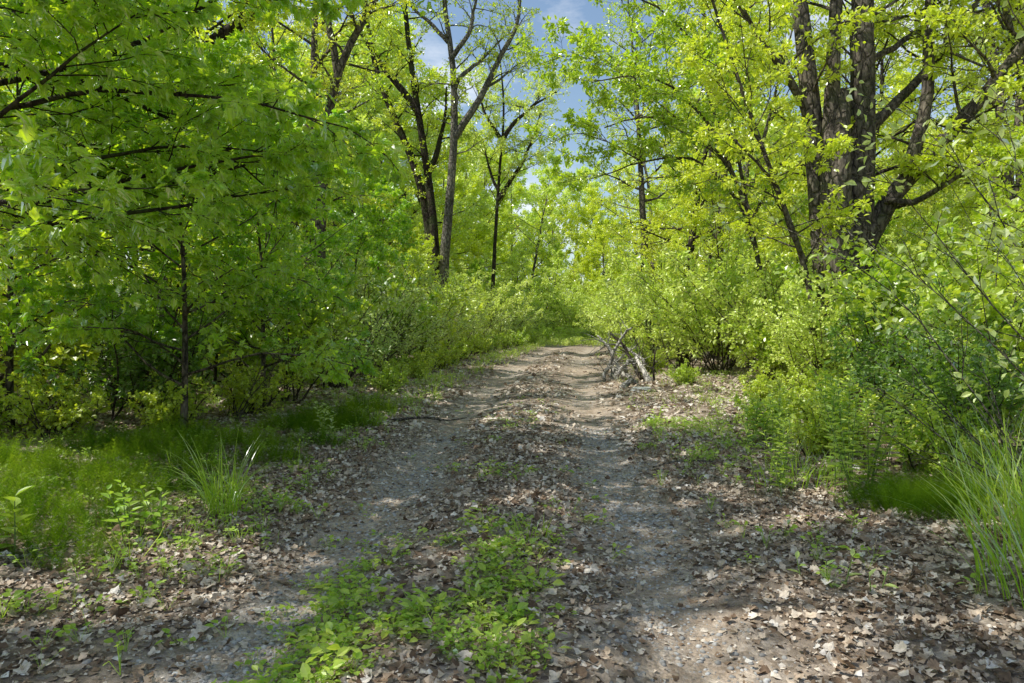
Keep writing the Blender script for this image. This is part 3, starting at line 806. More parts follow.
bush_f = shrub_proto("low_bush", 26, 1.1, 1.1, 14, 8, 3, 9, .075, SIM, "leaf_bright")
bushes([(bush_f, x, y, s_, "low bright leafy growth where the lane fades out") for x, y, s_ in
        [(.6, 44, 1.2), (1.6, 46, 1.3), (2.8, 47.5, 1.3), (4.0, 48, 1.3), (5.2, 47, 1.3), (6.2, 45, 1.2), (2.2, 45, .8), (3.4, 46, .8), (4.6, 45.5, .8), (7.2, 43, 1.2), (-.4, 41, 1.2), (.9, 40, .7)]], "low growth at the lane's end")

# ------------------------------------------------------------------ near shrub and dead twigs at the right edge
def arching_shrub():
    rng = np.random.default_rng(71)
    x0, y0 = 3.75, 4.1
    root = thing("arching_shrub", "shrub with long pale arching canes and large pale leaves at the right edge", "shrub", (x0, y0, G(x0, y0)))
    w = MB(); anchors = []
    for az, L, tl in ((170, 3.0, .5), (150, 3.4, .35), (200, 2.7, .6), (120, 3.3, .4), (90, 3.2, .3), (185, 3.6, .25), (240, 2.8, .5), (60, 3.0, .5), (160, 2.6, .75), (20, 3.0, .4)):
        a = math.radians(az + rng.uniform(-10, 10))
        S = path(rng, (rng.normal() * .12, rng.normal() * .12, -.05), (math.cos(a) * tl, math.sin(a) * tl, 1), L, 12, .05, 0, .13)
        tube(w, S, np.linspace(.0075, .002, 12), 5)
        for j in range(15):
            p, d = along(S, .25 + .75 * (j + rng.random()) / 15.01)
            Q = path(rng, p, turn(rng, d, rng.uniform(.5, 1.1), .7), rng.uniform(.25, .7), 5, .09, 0, .05)
            tube(w, Q, np.linspace(.004, .0015, 5), 3); anchors.append(Q)
    w.build("cane", M["stem_pale"], root, True)
    crown_leaves(rng, anchors, 7, .068, SIM, .03, .7).build("foliage", M["leaf_pale"], root)
arching_shrub()

def bare_twigs():
    rng = np.random.default_rng(72)
    x0, y0 = 3.75, 4.9
    root = thing("dead_shrub", "leafless grey shrub of bare twigs above the grass at the right edge", "shrub", (x0, y0, G(x0, y0)))
    w = MB(); s = MB()
    for az, L, tl in ((185, 1.5, 1.3), (170, 1.3, .9), (150, 1.2, .7), (200, 1.4, 1.9), (120, 1.1, .6), (95, 1.2, .5), (220, 1.1, 1.0), (60, 1.0, .7), (178, 1.2, 2.6)):
        a = math.radians(az)
        S = path(rng, (rng.normal() * .06, rng.normal() * .06, -.03), (math.cos(a) * tl, math.sin(a) * tl, 1), L, 9, .06, 0, .03)
        tube(w, S, np.linspace(.008, .002, 9), 5)
        for j in range(6):
            p, d = along(S, .3 + .69 * (j + rng.random()) / 6)
            Q = path(rng, p, turn(rng, d, rng.uniform(.4, .9), .9), rng.uniform(.15, .45), 5, .09)
            tube(s, Q, np.linspace(.0035, .0012, 5), 3)
    w.build("stem", M["stem_pale"], root, True); s.build("twigs", M["stem_pale"], root, True)
bare_twigs()
_ds = [o for o in C.objects if o.name.startswith("dead_shrub")][0]
for x_, y_, s_, l_ in ((-3.6, 8.9, 1.1, "bare dead twigs among the shaded bushes at left"), (-6.4, 9.2, 1.4, "leafless dead stems deep in the left thicket"), (-3.4, 14.2, 1.2, "dead grey stems beside the pale speckled bush"),
                       (4.4, 9.4, 1.1, "dead stems at the right rim of the sunlit clearing"), (5.6, 12.2, 1.5, "bare dead stems below the big maple"), (3.3, 16.6, 1.2, "dead stems behind the fallen wood")):
    dup(_ds, l_, (x_, y_, G(x_, y_)), x_ * 3 + y_, s_)

# ------------------------------------------------------------------ fallen wood on the right edge of the lane
def log(name, label, pts, r0, r1, mat, group=None, splinter=False, branches=()):
    rng = np.random.default_rng(abs(hash(label)) % 1000 if False else len(label) * 7 + int(r0 * 1000))
    P = resample(np.array(pts, float), 12)
    if len(branches) > 2:
        P[:, 0] = 2.55 + (P[:, 0] - 2.55) * .75
        P[1:-1] += np.cumsum(rng.normal(size=(10, 3)), axis=0) * .022
        r0, r1 = r0 * 1.25, r1 * 1.25
    org = P[0].copy()
    root = thing(name, label, "branch", tuple(org), 0, group)
    m = MB(); rr = np.linspace(r0, r1, 12)
    tube(m, P - org, rr, 10, .12, rng, cap=True)
    m.build("bole", M[mat], root, True)
    for t, d, L, r in branches:
        p, _ = along(P - org, t)
        b = MB(); tube(b, path(rng, p, d, L, 7, .1), np.linspace(r, r * .3, 7), 7, .08, rng, cap=True)
        b.build("stub", M[mat], root, True)
    return root
def gp(x, y, h): return (x, y, G(x, y) + h)
def fan(seed, n, L, r, lo=.1, hi=.95, up=.35):
    g = np.random.default_rng(seed)
    return [(lo + (hi - lo) * (k + g.random()) / n, (g.normal(), g.normal() * .5, g.normal() * .5 + up), L * g.uniform(.4, 1.2), r * g.uniform(.6, 1.1)) for k in range(n)]
log("fallen_branch", "dark fallen branch slanting down across pale dead wood beside the lane", [gp(2.35, 16.6, 1.05), gp(2.6, 16.0, .72), gp(2.75, 15.3, .42), gp(3.0, 14.7, .1)], .022, .04, "bark_dark", branches=fan(1, 8, .55, .011))
log("broken_plank", "pale weathered slab of split wood leaning at the foot of the dark branch", [gp(2.70, 14.9, .55), gp(2.80, 14.6, .3), gp(2.90, 14.3, -.02)], .035, .075, "wood_pale")
log("dead_limb", "bleached grey dead limb lying behind the dark fallen branch", [gp(2.05, 17.4, 1.0), gp(2.25, 16.5, .75), gp(2.5, 15.8, .3), gp(2.65, 15.0, .06)], .018, .04, "wood_pale", branches=fan(2, 16, .6, .014))
log("dead_limb", "pale crooked dead limb crossing under the dark fallen branch", [gp(3.2, 16.4, .75), gp(2.6, 16.2, .42), gp(2.25, 15.9, .25), gp(1.95, 15.5, .04)], .014, .03, "wood_pale", branches=fan(3, 14, .5, .012))
log("dead_limb", "thin whitish dead limb at the back of the fallen wood", [gp(1.9, 17.6, .5), gp(2.3, 17.2, .8), gp(2.9, 16.6, .6), gp(3.3, 16.0, .2)], .014, .028, "wood_pale", branches=fan(4, 14, .55, .012))
log("dead_limb", "highest bleached limb, propped diagonally on the fallen wood", [gp(2.0, 16.0, .1), gp(2.3, 15.9, .5), gp(2.6, 15.9, .85), gp(2.85, 15.8, 1.15)], .04, .018, "wood_pale", branches=fan(8, 12, .6, .013))
log("dead_limb", "grey limb with many broken shoots at the front of the fallen wood", [gp(2.2, 14.9, .15), gp(2.5, 15.0, .4), gp(2.8, 15.2, .5), gp(3.2, 15.4, .3)], .035, .02, "wood_pale", branches=fan(9, 14, .55, .012))
log("broken_stub", "short broken dark stub standing upright beside the pale slab", [gp(3.02, 14.5, -.05), gp(3.0, 14.5, .3), gp(3.05, 14.55, .66)], .028, .016, "bark_dark", branches=fan(5, 2, .2, .01))
log("fallen_log", "short grey log lying on the ground nearest the lane", [gp(2.0, 13.3, .04), gp(2.25, 13.5, .10), gp(2.42, 13.8, .07)], .05, .035, "wood_pale", branches=fan(6, 4, .3, .012))
def stone(label, x, y, s, mat="gravel"):
    rng = np.random.default_rng(int(x * 100))
    import bmesh
    bm = bmesh.new(); bmesh.ops.create_icosphere(bm, subdivisions=3, radius=1)
    ph = rng.uniform(0, 6, 6)
    for v in bm.verts:
        c = v.co
        k = 1 + .18 * math.sin(3 * c.x + ph[0]) * math.sin(2.5 * c.y + ph[1]) + .1 * math.sin(6 * c.z + 4 * c.x + ph[2])
        c *= k
        c.x *= s[0]; c.y *= s[1]; c.z *= s[2]
        c.z = min(c.z, s[2] * .75)
    me = bpy.data.meshes.new("rock"); bm.to_mesh(me); bm.free()
    a = me.attributes.new("lv", "FLOAT", "FACE"); a.data.foreach_set("value", np.full(len(me.polygons), .93, np.float32))
    me.materials.append(M[mat])
    o = link(bpy.data.objects.new("rock", me)); o.location = (x, y, G(x, y) + s[2] * .3)
    tag(o, label, "rock" if mat == "gravel" else "dead wood")
    if mat != "gravel": o.name = "rotten_chunk"
stone("pale lump of rotting wood under the fallen branches", 2.5, 15.9, (.2, .16, .26), "wood_pale")
stone("flat whitish rock on the ground in front of the fallen branches", 2.45, 12.9, (.2, .15, .07))

# ------------------------------------------------------------------ litter, gravel, weeds
rl = np.random.default_rng(81)
def place_ground(n, x0, x1, y0, y1, dens):
    """rejection sampling"""
    x = rl.uniform(x0, x1, n); y = rl.uniform(y0, y1, n)
    k = rl.random(n) < dens(x, y)
    x, y = x[k], y[k]
    return x, y, gz(x, y)
_lat = np.random.default_rng(5).random((256, 256))
def vnoise(x, y):
    xi = np.floor(x).astype(int); yi = np.floor(y).astype(int)
    fx = x - xi; fy = y - yi
    fx = fx * fx * (3 - 2 * fx); fy = fy * fy * (3 - 2 * fy)
    g = lambda a, b: _lat[a % 256, b % 256]
    return (g(xi, yi) * (1 - fx) + g(xi + 1, yi) * fx) * (1 - fy) + (g(xi, yi + 1) * (1 - fx) + g(xi + 1, yi + 1) * fx) * fy
def clump(x, y, k=1.0):
    v = .5 * vnoise(x * 1.3 * k + 7, y * 1.3 * k + 3) + .3 * vnoise(x * 3.1 * k + 40, y * 3.1 * k) + .2 * vnoise(x * 7.3 * k, y * 7.3 * k + 90)
    return np.clip((v - .5) * 2.0 + .5, 0, 1)
def litter_density(x, y):
    o = x - lane_x(y)
    t = np.clip(track_w(x, y), 0, 1)
    base = np.where(np.abs(o) < 1.7, .62, 1.0)
    d = base * (1 - np.where(y < 7.5, .985, .92) * t) * (.35 + .75 * clump(x, y))
    return d
def litter(n, x0, x1, y0, y1, size, T=T_dead):
    mb = MB()
    for k in range(4):
        x, y, z = place_ground(n // 4, x0, x1, y0, y1, litter_density)
        m = len(x)
        nor = unit(np.array([0, 0, 1.]) + rl.normal(size=(m, 3)) * (.5 if y0 < 5 else .3))
        ax = rand_unit(rl, m); ax[:, 2] *= .4
        P = np.stack([x, y, z + rl.uniform(.006, .03, m)], -1)
        leaves(mb, P, ax, nor, size * (.28 + .95 * rl.random(m) ** 2.2), T(k), rl, rl.beta(1.6, 1.8, m) if y0 < 5 else rl.beta(2.4, 1.5, m))  # litter past the foreground is coloured paler, to look sunlit
    return mb
mb = litter(74000, -4.5, 4.5, 1.8, 7.5, .054, T_dead_fine)
mb2 = litter(46000, -7, 7.5, 7.5, 15, .095)
mb3 = litter(16000, -9, 9, 15, 30, .13)
for q in (mb2, mb3):
    for v, li, ls, a in zip(q.v, q.li, q.ls, q.a):
        pass
def merge(parts):
    out = MB()
    for p in parts:
        off = out.n
        for v, li, ls, a in zip(p.v, p.li, p.ls, p.a):
            out.v.append(v); out.li.append(li + off); out.ls.append(ls); out.a.append(a)
        out.n += p.n
    return out
o = merge([mb, mb2, mb3]).build("leaf_litter", M["litter"])
tag(o, "dry brown and grey fallen leaves carpeting the lane and its margins", kind="stuff")

# crumbs of leaf and twig over the wheel tracks
def crumbs(n, x0, x1, y0, y1, size):
    mb = MB()
    x, y, z = place_ground(n, x0, x1, y0, y1, lambda x, y: (.35 + .5 * clump(x, y, 2.)) * (1 - .75 * np.clip(track_w(x, y), 0, 1)))
    m = len(x)
    nor = unit(np.array([0, 0, 1.]) + rl.normal(size=(m, 3)) * .3); ax = rand_unit(rl, m); ax[:, 2] *= .2
    leaves(mb, np.stack([x, y, z + .008], -1), ax, nor, size * (.25 + rl.random(m) ** 2), (np.array([(-.35, -.4, .05), (.3, -.5, -.1), (.45, .3, .2), (-.2, .55, -.05), (0, 0, .1)]), [(0, 1, 4), (1, 2, 4), (2, 3, 4), (3, 0, 4)]), rl, rl.beta(1.5, 1.6, m))
    return mb
tag(crumbs(85000, -3.2, 3.6, 1.9, 9, .034).build("leaf_crumbs", M["litter"]), "small broken bits of dead leaf strewn over the wheel tracks", kind="stuff")

def twig_litter(n):
    x, y, z = place_ground(n, -4.5, 4.8, 2.0, 11, lambda x, y: litter_density(x, y) * .7 + .15)
    mb = MB()
    for i in range(len(x)):
        L = .04 + .2 * rl.random() ** 2.5; a = rl.uniform(0, 2 * PI)
        p = path(rl, (x[i], y[i], z[i] + .02), (math.cos(a), math.sin(a), rl.normal() * .12), L, 4, .15)
        tube(mb, p, np.linspace(.0035, .0012, 4) * rl.uniform(.6, 1.3), 3)
    tag(mb.build("twig_litter", M["stem_pale"]), "bits of fine dead twig scattered through the fallen leaves", kind="stuff")
twig_litter(1500)

def gravel(n, x0, x1, y0, y1):
    import bmesh
    bm = bmesh.new(); bmesh.ops.create_icosphere(bm, subdivisions=1, radius=1)
    tv = np.array([v.co[:] for v in bm.verts]); tf = [tuple(v.index for v in f.verts) for f in bm.faces]; bm.free()
    mb = MB()
    for k in range(5):
        t = tv * (1 + rl.uniform(-.25, .25, (len(tv), 1))) * np.array([1, .75, .5])
        x, y, z = place_ground(n // 5, x0, x1, y0, y1, lambda x, y: np.clip(track_w(x, y), 0, 1) ** 1.5 * (.25 + .9 * clump(x, y, .8)))
        m = len(x)
        ax = rand_unit(rl, m); ax[:, 2] *= .15
        nor = unit(np.array([0, 0, 1.]) + rl.normal(size=(m, 3)) * .25)
        leaves(mb, np.stack([x, y, z + .004], -1), ax, nor, .0045 + .017 * rl.random(m) ** 3.5, (t, tf), rl, rl.beta(2, 2.2, m))
    return mb
tag(gravel(95000, -2.2, 2.8, 1.9, 9).build("gravel", M["gravel"], None, True), "small grey stones pressed into the wheel tracks", kind="stuff")

def ground_cover(name, label, n, region, dens, lsize, nl, hgt, mat, tmpl=ROUND):
    x, y, z = place_ground(n, *region, dens)
    mb = MB(); m = len(x)
    k = np.maximum(3, rl.poisson(nl, m)); idx = np.repeat(np.arange(m), k); t = len(idx)
    a = rl.uniform(0, 2 * PI, t); r = rl.random(t) ** .6 * lsize * 1.8
    h = hgt * rl.uniform(.3, 1, m)[idx] * (1 - .5 * rl.random(t))
    P = np.stack([x[idx] + np.cos(a) * r, y[idx] + np.sin(a) * r, z[idx] + h], -1)
    ax = np.stack([np.cos(a), np.sin(a), rl.uniform(-.2, .7, t)], -1)
    nor = unit(np.array([0, 0, 1.]) + rl.normal(size=(t, 3)) * .35)
    s = lsize * rl.uniform(.5, 1.2, t) * rl.uniform(.7, 1.2, m)[idx]
    leaves(mb, P, ax, nor, s, tmpl, rl)
    # stalks
    S = unit(np.stack([x[idx], y[idx], z[idx]], -1) - P)
    leaves(mb, P, S, nor, np.linalg.norm(np.stack([x[idx], y[idx], z[idx]], -1) - P, axis=1), (np.array([(-.012, 0, 0), (.012, 0, 0), (.012, 1, 0), (-.012, 1, 0)]), [(0, 1, 2, 3)]), rl)
    o = mb.build(name, M[mat]); tag(o, label, kind="stuff"); return o
def strip_d(x, y):
    o = x - lane_x(y)
    c = np.exp(-((x + .42) / .52) ** 4) * (1 - smooth(3.5, 4.7, y)) * smooth(.2, .6, clump(x, y, 1.6)) * 1.4
    c2 = np.exp(-(o / .5) ** 2) * .22 * (1 - smooth(6, 13, y)) * smooth(.5, .8, clump(x, y, 1.6))
    return c + c2
ground_cover("strip_weeds", "low clover-like weeds on the hump between the wheel tracks", 11500, (-1.6, 1.4, 2.2, 12), strip_d, .03, 7, .06, "leaf_weed")
ground_cover("strip_herbs", "broader-leaved herbs mixed into the weedy hump between the tracks", 1500, (-1.6, 1.4, 2.2, 8), strip_d, .055, 6, .09, "leaf_shrub", SIM)
def margin_d(x, y):
    o = x - lane_x(y)
    l = np.exp(-((o + 1.9) / .33) ** 2) * .30 + smooth(-2.1, -2.6, o) * .34
    l = l + np.exp(-((o + 1.75) / .4) ** 2) * .4 * (1 - smooth(4.5, 6, y))
    r = np.exp(-((o - 2.0) / .45) ** 2) * .10 * smooth(4.5, 6.5, y) + smooth(2.3, 3.2, o) * .35 * smooth(4.0, 5.5, y)
    r = r + np.exp(-((x - 2.3) / .9) ** 2) * .4 * smooth(5.2, 6.5, y) * (1 - smooth(8.6, 9.8, y)) * smooth(1.25, 1.6, o) * 1.6
    r = r + np.exp(-((x - 1.9) / .55) ** 2) * .16 * smooth(2.8, 3.6, y) * (1 - smooth(5.5, 6.5, y))
    clear = 1 - .75 * np.exp(-(((x - 3.0) / 1.2) ** 2 + ((y - 11.6) / 1.7) ** 2))
    return (l + r) * (.15 + 1.1 * clump(x, y, .9)) * clear
ground_cover("ground_cover", "small broad-leaved green plants on the lane margins and forest floor", 22000, (-7, 7, 2.4, 16), margin_d, .036, 8, .13, "leaf_weed")
ground_cover("verge_weeds", "taller mixed weeds along both verges", 5200, (-5, 8, 4.5, 46),
             lambda x, y: (np.exp(-((x - lane_x(y) + 2.1) / .5) ** 2) * smooth(7.5, 9, y) + np.exp(-((x - lane_x(y) - 2.5) / .5) ** 2) * .7 * (smooth(4.5, 5.5, y) * (1 - smooth(7.5, 8.5, y)) + smooth(14.5, 16, y)) + np.exp(-((x - 2.5) / .75) ** 2) * np.exp(-((y - 7.6) / .8) ** 2) * .8) * clump(x, y, .7) * 1.2, .06, 11, .32, "leaf_shrub", SIM)

ground_cover("lane_end_weeds", "bright tall weeds closing the far end of the lane", 2600, (-1.5, 8, 38, 50), lambda x, y: .25 + .75 * smooth(43, 46, y) * (np.abs(x - lane_x(y)) < 9), .13, 9, .55, "leaf_bright", SIM)

# ------------------------------------------------------------------ fuzzy horsetail beds
def horsetail(name, label, spots, n, hmin, hmax):
    mb = MB()
    cx, cy, cr = zip(*spots)
    w = np.array(cr) ** 2; w = w / w.sum()
    k = rl.choice(len(spots), n, p=w)
    a = rl.uniform(0, 2 * PI, n); r = np.sqrt(rl.random(n))
    x = np.array(cx)[k] + np.cos(a) * r * np.array(cr)[k]; y = np.array(cy)[k] + np.sin(a) * r * np.array(cr)[k] * .8
    z = gz(x, y); h = rl.uniform(hmin, hmax, n) * (1 - .62 * r ** 2.2) * (.8 + .3 * clump(x, y, 2.2)) * (.75 + .6 * np.array(cr)[k])
    lean = rl.normal(size=(n, 2)) * .10 + np.stack([np.cos(a) * r, np.sin(a) * r], -1) * .55
    top = np.stack([lean[:, 0], lean[:, 1], np.ones(n)], -1)
    needle = (np.array([(-.015, 0, 0), (.015, 0, 0), (0, 1, .1)]), [(0, 1, 2)])
    P0 = np.stack([x, y, z], -1)
    leaves(mb, P0, unit(top), rand_unit(rl, n), h, (np.array([(-.006, 0, 0), (.006, 0, 0), (0, 1, 0)]), [(0, 1, 2)]), rl)
    W = 9; B = 8
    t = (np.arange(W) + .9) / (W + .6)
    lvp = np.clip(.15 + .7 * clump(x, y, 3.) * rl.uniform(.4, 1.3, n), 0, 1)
    for i in range(W):
        c = P0 + top * (h * t[i])[:, None]
        L = h * .42 * (1 - t[i] * .55)
        for j in range(B):
            aa = rl.uniform(0, 2 * PI, n)
            ax = np.stack([np.cos(aa) * .75, np.sin(aa) * .75, rl.uniform(.45, .95, n)], -1)
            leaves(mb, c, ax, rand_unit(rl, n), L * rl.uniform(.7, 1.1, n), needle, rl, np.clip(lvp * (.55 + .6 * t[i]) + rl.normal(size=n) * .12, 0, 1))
    o = mb.build(name, M["horsetail"]); tag(o, label, kind="stuff"); return o
horsetail("horsetail_bed", "soft feathery green horsetail bed in the left foreground",
          [(-2.4, 3.7, .28), (-2.75, 3.95, .34), (-3.15, 4.3, .42), (-2.55, 4.45, .36), (-3.7, 4.7, .45), (-2.9, 4.95, .42), (-2.35, 5.2, .32), (-3.4, 5.4, .5), (-2.7, 5.75, .4), (-4.3, 5.6, .55), (-2.25, 6.3, .36), (-3.2, 6.3, .5),
           (-4.0, 6.6, .5), (-2.7, 6.9, .42), (-2.05, 7.2, .3), (-3.5, 7.3, .45)], 3300, .15, .29)
horsetail("horsetail_clump", "sunlit feathery horsetail along the left lane edge farther back",
          [(-2.15, 8.6, .5), (-2.5, 8.1, .5), (-2.0, 9.8, .4)], 700, .2, .36)
horsetail("horsetail_clump", "rounded feathery horsetail clump on the right behind tall grass",
          [(2.75, 4.5, .38), (2.6, 4.75, .3), (3.1, 4.9, .4)], 800, .16, .3)

# ------------------------------------------------------------------ grass
def tuft(name, label, cx, cy, n, rad, hmin, hmax, wid, bend, cat="grass tuft", mat="grass", stuff=False):
    mb = MB()
    a = rl.uniform(0, 2 * PI, n); r = np.sqrt(rl.random(n)) * rad
    x = cx + np.cos(a) * r; y = cy + np.sin(a) * r
    z = gz(x, y); gz0 = G(cx, cy)
    L = rl.uniform(hmin, hmax, n); b = rl.uniform(.25, 1, n) * bend
    az = a + rl.normal(size=n) * .9
    S = 7
    ts = np.linspace(0, 1, S)
    dx, dy = np.cos(az), np.sin(az)
    sx, sy = -dy, dx
    rows = []
    ang0 = rl.uniform(0, .25, n)
    px_, pz_ = np.zeros(n), np.zeros(n)
    for i, t in enumerate(ts):
        if i:
            ang = ang0 + b * t * 1.5
            px_ = px_ + np.sin(ang) * L / (S - 1); pz_ = pz_ + np.cos(ang) * L / (S - 1)
        w = wid * (1 - t ** 2 * .95) * (.5 + .5 * min(1, t * 4))
        c = np.stack([x - cx + dx * px_, y - cy + dy * px_, z - gz0 + pz_ - .02], -1)
        s = np.stack([sx, sy, np.zeros(n)], -1) * w
        rows += [c - s, c + s]
    V = np.stack(rows, 1)                     # n, 2S, 3
    q = np.array([(2 * i, 2 * i + 1, 2 * i + 3, 2 * i + 2) for i in range(S - 1)])
    fi = (np.arange(n)[:, None, None] * 2 * S + q[None]).ravel()
    mb.add(V.reshape(-1, 3), fi, np.full(n * (S - 1), 4), np.repeat(rl.random(n), S - 1))
    o = mb.build(name, M[mat], None, True); o.location = (cx, cy, gz0)
    if stuff: tag(o, label, kind="stuff")
    else: tag(o, label, cat)
    return o
tuft("grass_tuft", "tall upright grass clump filling the bottom right corner", 2.6, 3.15, 230, .4, .3, .8, .005, 1.0)
tuft("grass_tuft", "tall grass clump behind the corner clump at the right edge", 3.1, 3.75, 280, .5, .35, .8, .005, .95)
tuft("grass_tuft", "mid-height grass between the horsetail clump and the right edge", 3.5, 4.6, 220, .5, .4, .8, .005, .6)
tuft("grass_tuft", "arching grass tuft spilling over the left lane edge", -2.0, 4.75, 130, .13, .4, .75, .004, 1.5)
tuft("grass_tuft", "small grass tuft in the weedy hump between the tracks", .12, 4.15, 40, .1, .08, .2, .003, .9)
tuft("grass_tuft", "short grass by the right margin below the tall weeds", 2.35, 5.6, 120, .4, .15, .4, .004, .8)
x, y, z = place_ground(5200, -6, 7, 3, 34, lambda x, y: (np.exp(-((x - lane_x(y) + 2.0) / .4) ** 2) * (.25 + .75 * smooth(7, 9, y)) + np.exp(-((x - lane_x(y) - 2.6) / .5) ** 2) * .6 * smooth(4.5, 5.5, y)) * clump(x, y))
def loose_grass():
    mb = MB(); n = len(x)
    for _ in range(9):
        a = rl.uniform(0, 2 * PI, n); r = rl.random(n) * .09
        P = np.stack([x + np.cos(a) * r, y + np.sin(a) * r, z - .01], -1)
        ax = unit(np.stack([np.cos(a) * .5, np.sin(a) * .5, np.ones(n)], -1) + rl.normal(size=(n, 3)) * .2)
        leaves(mb, P, ax, rand_unit(rl, n), rl.uniform(.1, .28, n), (np.array([(-.014, 0, 0), (.014, 0, 0), (.01, .6, .03), (0, 1, .14), (-.01, .6, .03)]), [(0, 1, 2, 4), (4, 2, 3)]), rl)
    tag(mb.build("verge_grass", M["grass"]), "short grass fringing the lane on both sides", kind="stuff")
loose_grass()

# ------------------------------------------------------------------ single foreground plants
def tall_weed(label, x, y, H, nst, seed, lsize=.085, mat="leaf_weed", tmpl=NARROW):
    rng = np.random.default_rng(seed)
    root = thing("tall_weed", label, "plant", (x, y, G(x, y)))
    st = MB(); lf = MB()
    for i in range(nst):
        b = rng.normal(size=2) * .09
        h = H * rng.uniform(.65, 1.1)
        S = path(rng, (b[0], b[1], -.02), (rng.normal() * .16, rng.normal() * .16, 1), h, 8, .04)
        tube(st, S, np.linspace(.005, .002, 8), 5)
        nl = int(h / .032)
        t = np.linspace(.18, .99, nl)
        pd = [along(S, k) for k in t]
        P = np.array([p for p, d in pd])
        a = np.arange(nl) * 2.4 + rng.uniform(0, 6)
        ax = np.stack([np.cos(a), np.sin(a), .5 - .5 * (1 - t) + t * .25], -1)
        nor = np.stack([-np.cos(a) * .5, -np.sin(a) * .5, np.ones(nl)], -1) + rng.normal(size=(nl, 3)) * .2
        leaves(lf, P, ax, nor, lsize * rng.uniform(.75, 1.2, nl) * (1.1 - .4 * t), tmpl, rng)
    st.build("stem", M["green_stem"], root, True); lf.build("foliage", M[mat], root)
tall_weed("tall upright weed with whorled narrow leaves at the right margin", 2.5, 5.0, .95, 7, 91, .10)
tall_weed("shorter weed clump just left of the tall whorled weed", 2.1, 5.35, .6, 6, 92)
tall_weed("weed stand behind the round horsetail clump", 3.2, 5.7, .9, 8, 93, .10)
for k, (x_, y_, h_, n_) in enumerate([(2.75, 5.3, .8, 8), (3.0, 6.3, .9, 9), (2.4, 6.2, .6, 7), (3.7, 5.6, 1.0, 9), (3.3, 6.9, .8, 9), (2.6, 7.1, .5, 8), (2.95, 7.7, .6, 8), (4.2, 6.2, 1.0, 9)]):
    tall_weed(["tall leafy weed in the stand right of the whorled weed", "weed with lance-shaped leaves deep in the right stand", "lower leafy weed at the front of the right stand", "tall weed in front of the shaded green bush",
               "weed in the middle of the right stand behind the lower one", "short weed edging the sunlit clearing", "mid-height weed at the back of the right stand", "tall weed below the pale-leaved bush at the right"][k], x_, y_, h_, n_, 300 + k, .10, "leaf_weed" if k % 2 else "leaf_shrub", [NARROW, SIM][k % 2])
tall_weed("broad-leaved seedling at the left edge beside the horsetail", -2.75, 3.6, .34, 5, 94, .12, "leaf_weed", SIM)
tall_weed("leafy weed at the front of the horsetail bed by the arching grass", -2.3, 4.15, .34, 6, 95, .09, "leaf_weed", SIM)
tall_weed("sunlit weed beside the left lane edge beyond the horsetail", -1.95, 7.4, .45, 6, 96, .08, "leaf_pale", SIM)
tall_weed("pale rosette plant among dead leaves on the right margin", 1.62, 3.35, .16, 5, 97, .08, "leaf_pale", NARROW)

# fallen twigs lying on the litter
for k, (x_, y_, a, L, r, lab) in enumerate([(-2.6, 3.5, 1.2, .5, .008, "grey stick poking up beside the seedling at left"),
        (-1.55, 9.0, .5, 1.1, .022, "pale forked stick on the ground at the left bushes"),
        (3.2, 9.6, -.4, 1.3, .02, "dead stick lying in the sunlit clearing"),
        (1.3, 6.3, .2, .8, .009, "twig lying along the right edge of the track")]):
    rng = np.random.default_rng(200 + k)
    P = path(rng, (0, 0, .02), (math.cos(a), math.sin(a), .05), L, 8, .09)
    for q in P: q[2] = G(x_ + q[0], y_ + q[1]) - G(x_, y_) + .03 + .03 * abs(math.sin(q[0] * 5))
    m = MB(); tube(m, P, np.linspace(r, r * .4, 8), 6, .1, rng, cap=True)
    root = thing("fallen_twig", lab, "twig", (x_, y_, G(x_, y_)))
    m.build("shaft", M["stem_pale"], root, True)
    b = MB(); p, d = along(P, .55); tube(b, path(rng, p, turn(rng, d, .7, .1), L * .3, 5, .08), np.linspace(r * .6, r * .25, 5), 5)
    b.build("side_shoot", M["stem_pale"], root, True)

# trees just outside the picture whose crowns shade the foreground
for k, (x_, y_, s) in enumerate([(-5.4, 1.8, 1), (-3.9, .2, .9), (-7.6, .2, 1)]):
    place([wood_b, wood_a, wood_c][k % 3], "tall tree left of the camera that shades the near lane", x_, y_, sc=s, group="trees shading the near lane")

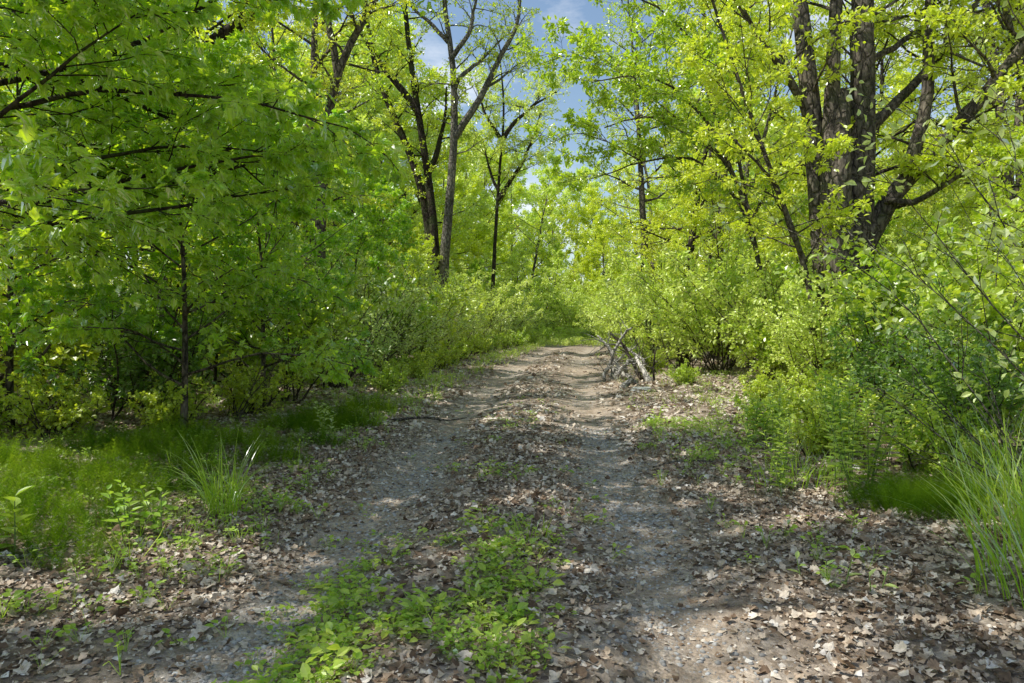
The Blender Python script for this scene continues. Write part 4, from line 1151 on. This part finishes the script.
# ------------------------------------------------------------------ light, sky, camera
to_sun = Vector((-.56, -.10, .86)).normalized()
el = math.asin(to_sun.z); az = math.atan2(to_sun.x, to_sun.y)
wd = bpy.data.worlds.new("World"); bpy.context.scene.world = wd; wd.use_nodes = True
nt = wd.node_tree; nt.nodes.clear()
sky = N(nt, "ShaderNodeTexSky", sky_type="NISHITA"); sky.sun_disc = False
sky.sun_elevation = el; sky.sun_rotation = az
sky.air_density = 1.35; sky.dust_density = .5; sky.ozone_density = 1.0
tc = N(nt, "ShaderNodeTexCoord")
mp = N(nt, "ShaderNodeMapping"); mp.inputs["Scale"].default_value = (1, 1, 2.6)
nt.links.new(tc.outputs["Generated"], mp.inputs[0])
cn = N(nt, "ShaderNodeTexNoise"); cn.inputs["Scale"].default_value = 3.2; cn.inputs["Detail"].default_value = 8; cn.inputs["Roughness"].default_value = .6
nt.links.new(mp.outputs[0], cn.inputs["Vector"])
sx = N(nt, "ShaderNodeSeparateXYZ"); nt.links.new(tc.outputs["Generated"], sx.inputs[0])
cv = N(nt, "ShaderNodeMath", operation="MULTIPLY_ADD"); cv.inputs[1].default_value = .0; nt.links.new(sx.outputs["Y"], cv.inputs[0])
nt.links.new(cn.outputs["Fac"], cv.inputs[2])
cf = ramp(nt, cv.outputs[0], [(.50, (0, 0, 0)), (.78, (1, 1, 1))])
colr = mixc(nt, cf, sky.outputs[0], (8.5, 8.6, 8.8))
bg = N(nt, "ShaderNodeBackground"); bg.inputs["Strength"].default_value = .15
nt.links.new(colr, bg.inputs["Color"])
ow = N(nt, "ShaderNodeOutputWorld"); nt.links.new(bg.outputs[0], ow.inputs[0])

sd = bpy.data.lights.new("sun", "SUN"); sd.energy = 5.0; sd.angle = math.radians(.53); sd.color = (1, .97, .90)
so = link(bpy.data.objects.new("sun", sd)); so.rotation_euler = to_sun.to_track_quat("Z", "Y").to_euler()
so.location = (0, 0, 40)

cd = bpy.data.cameras.new("camera"); cd.lens = 24; cd.sensor_width = 36; cd.clip_end = 3000; cd.clip_start = .05
co = link(bpy.data.objects.new("camera", cd)); co.location = (0, 0, CAM_H); co.rotation_euler = (PI / 2, 0, 0)
sc = bpy.context.scene
sc.camera = co
sc.render.engine = "CYCLES"
sc.view_settings.view_transform = "Standard"; sc.view_settings.look = "None"; sc.view_settings.exposure = 0; sc.view_settings.gamma = 1
cy = sc.cycles
cy.max_bounces = 8; cy.diffuse_bounces = 3; cy.glossy_bounces = 2; cy.transmission_bounces = 6; cy.transparent_max_bounces = 4
cy.use_denoising = True
cy.sample_clamp_indirect = 4; cy.sample_clamp_direct = 6
cy.caustics_reflective = False; cy.caustics_refractive = False
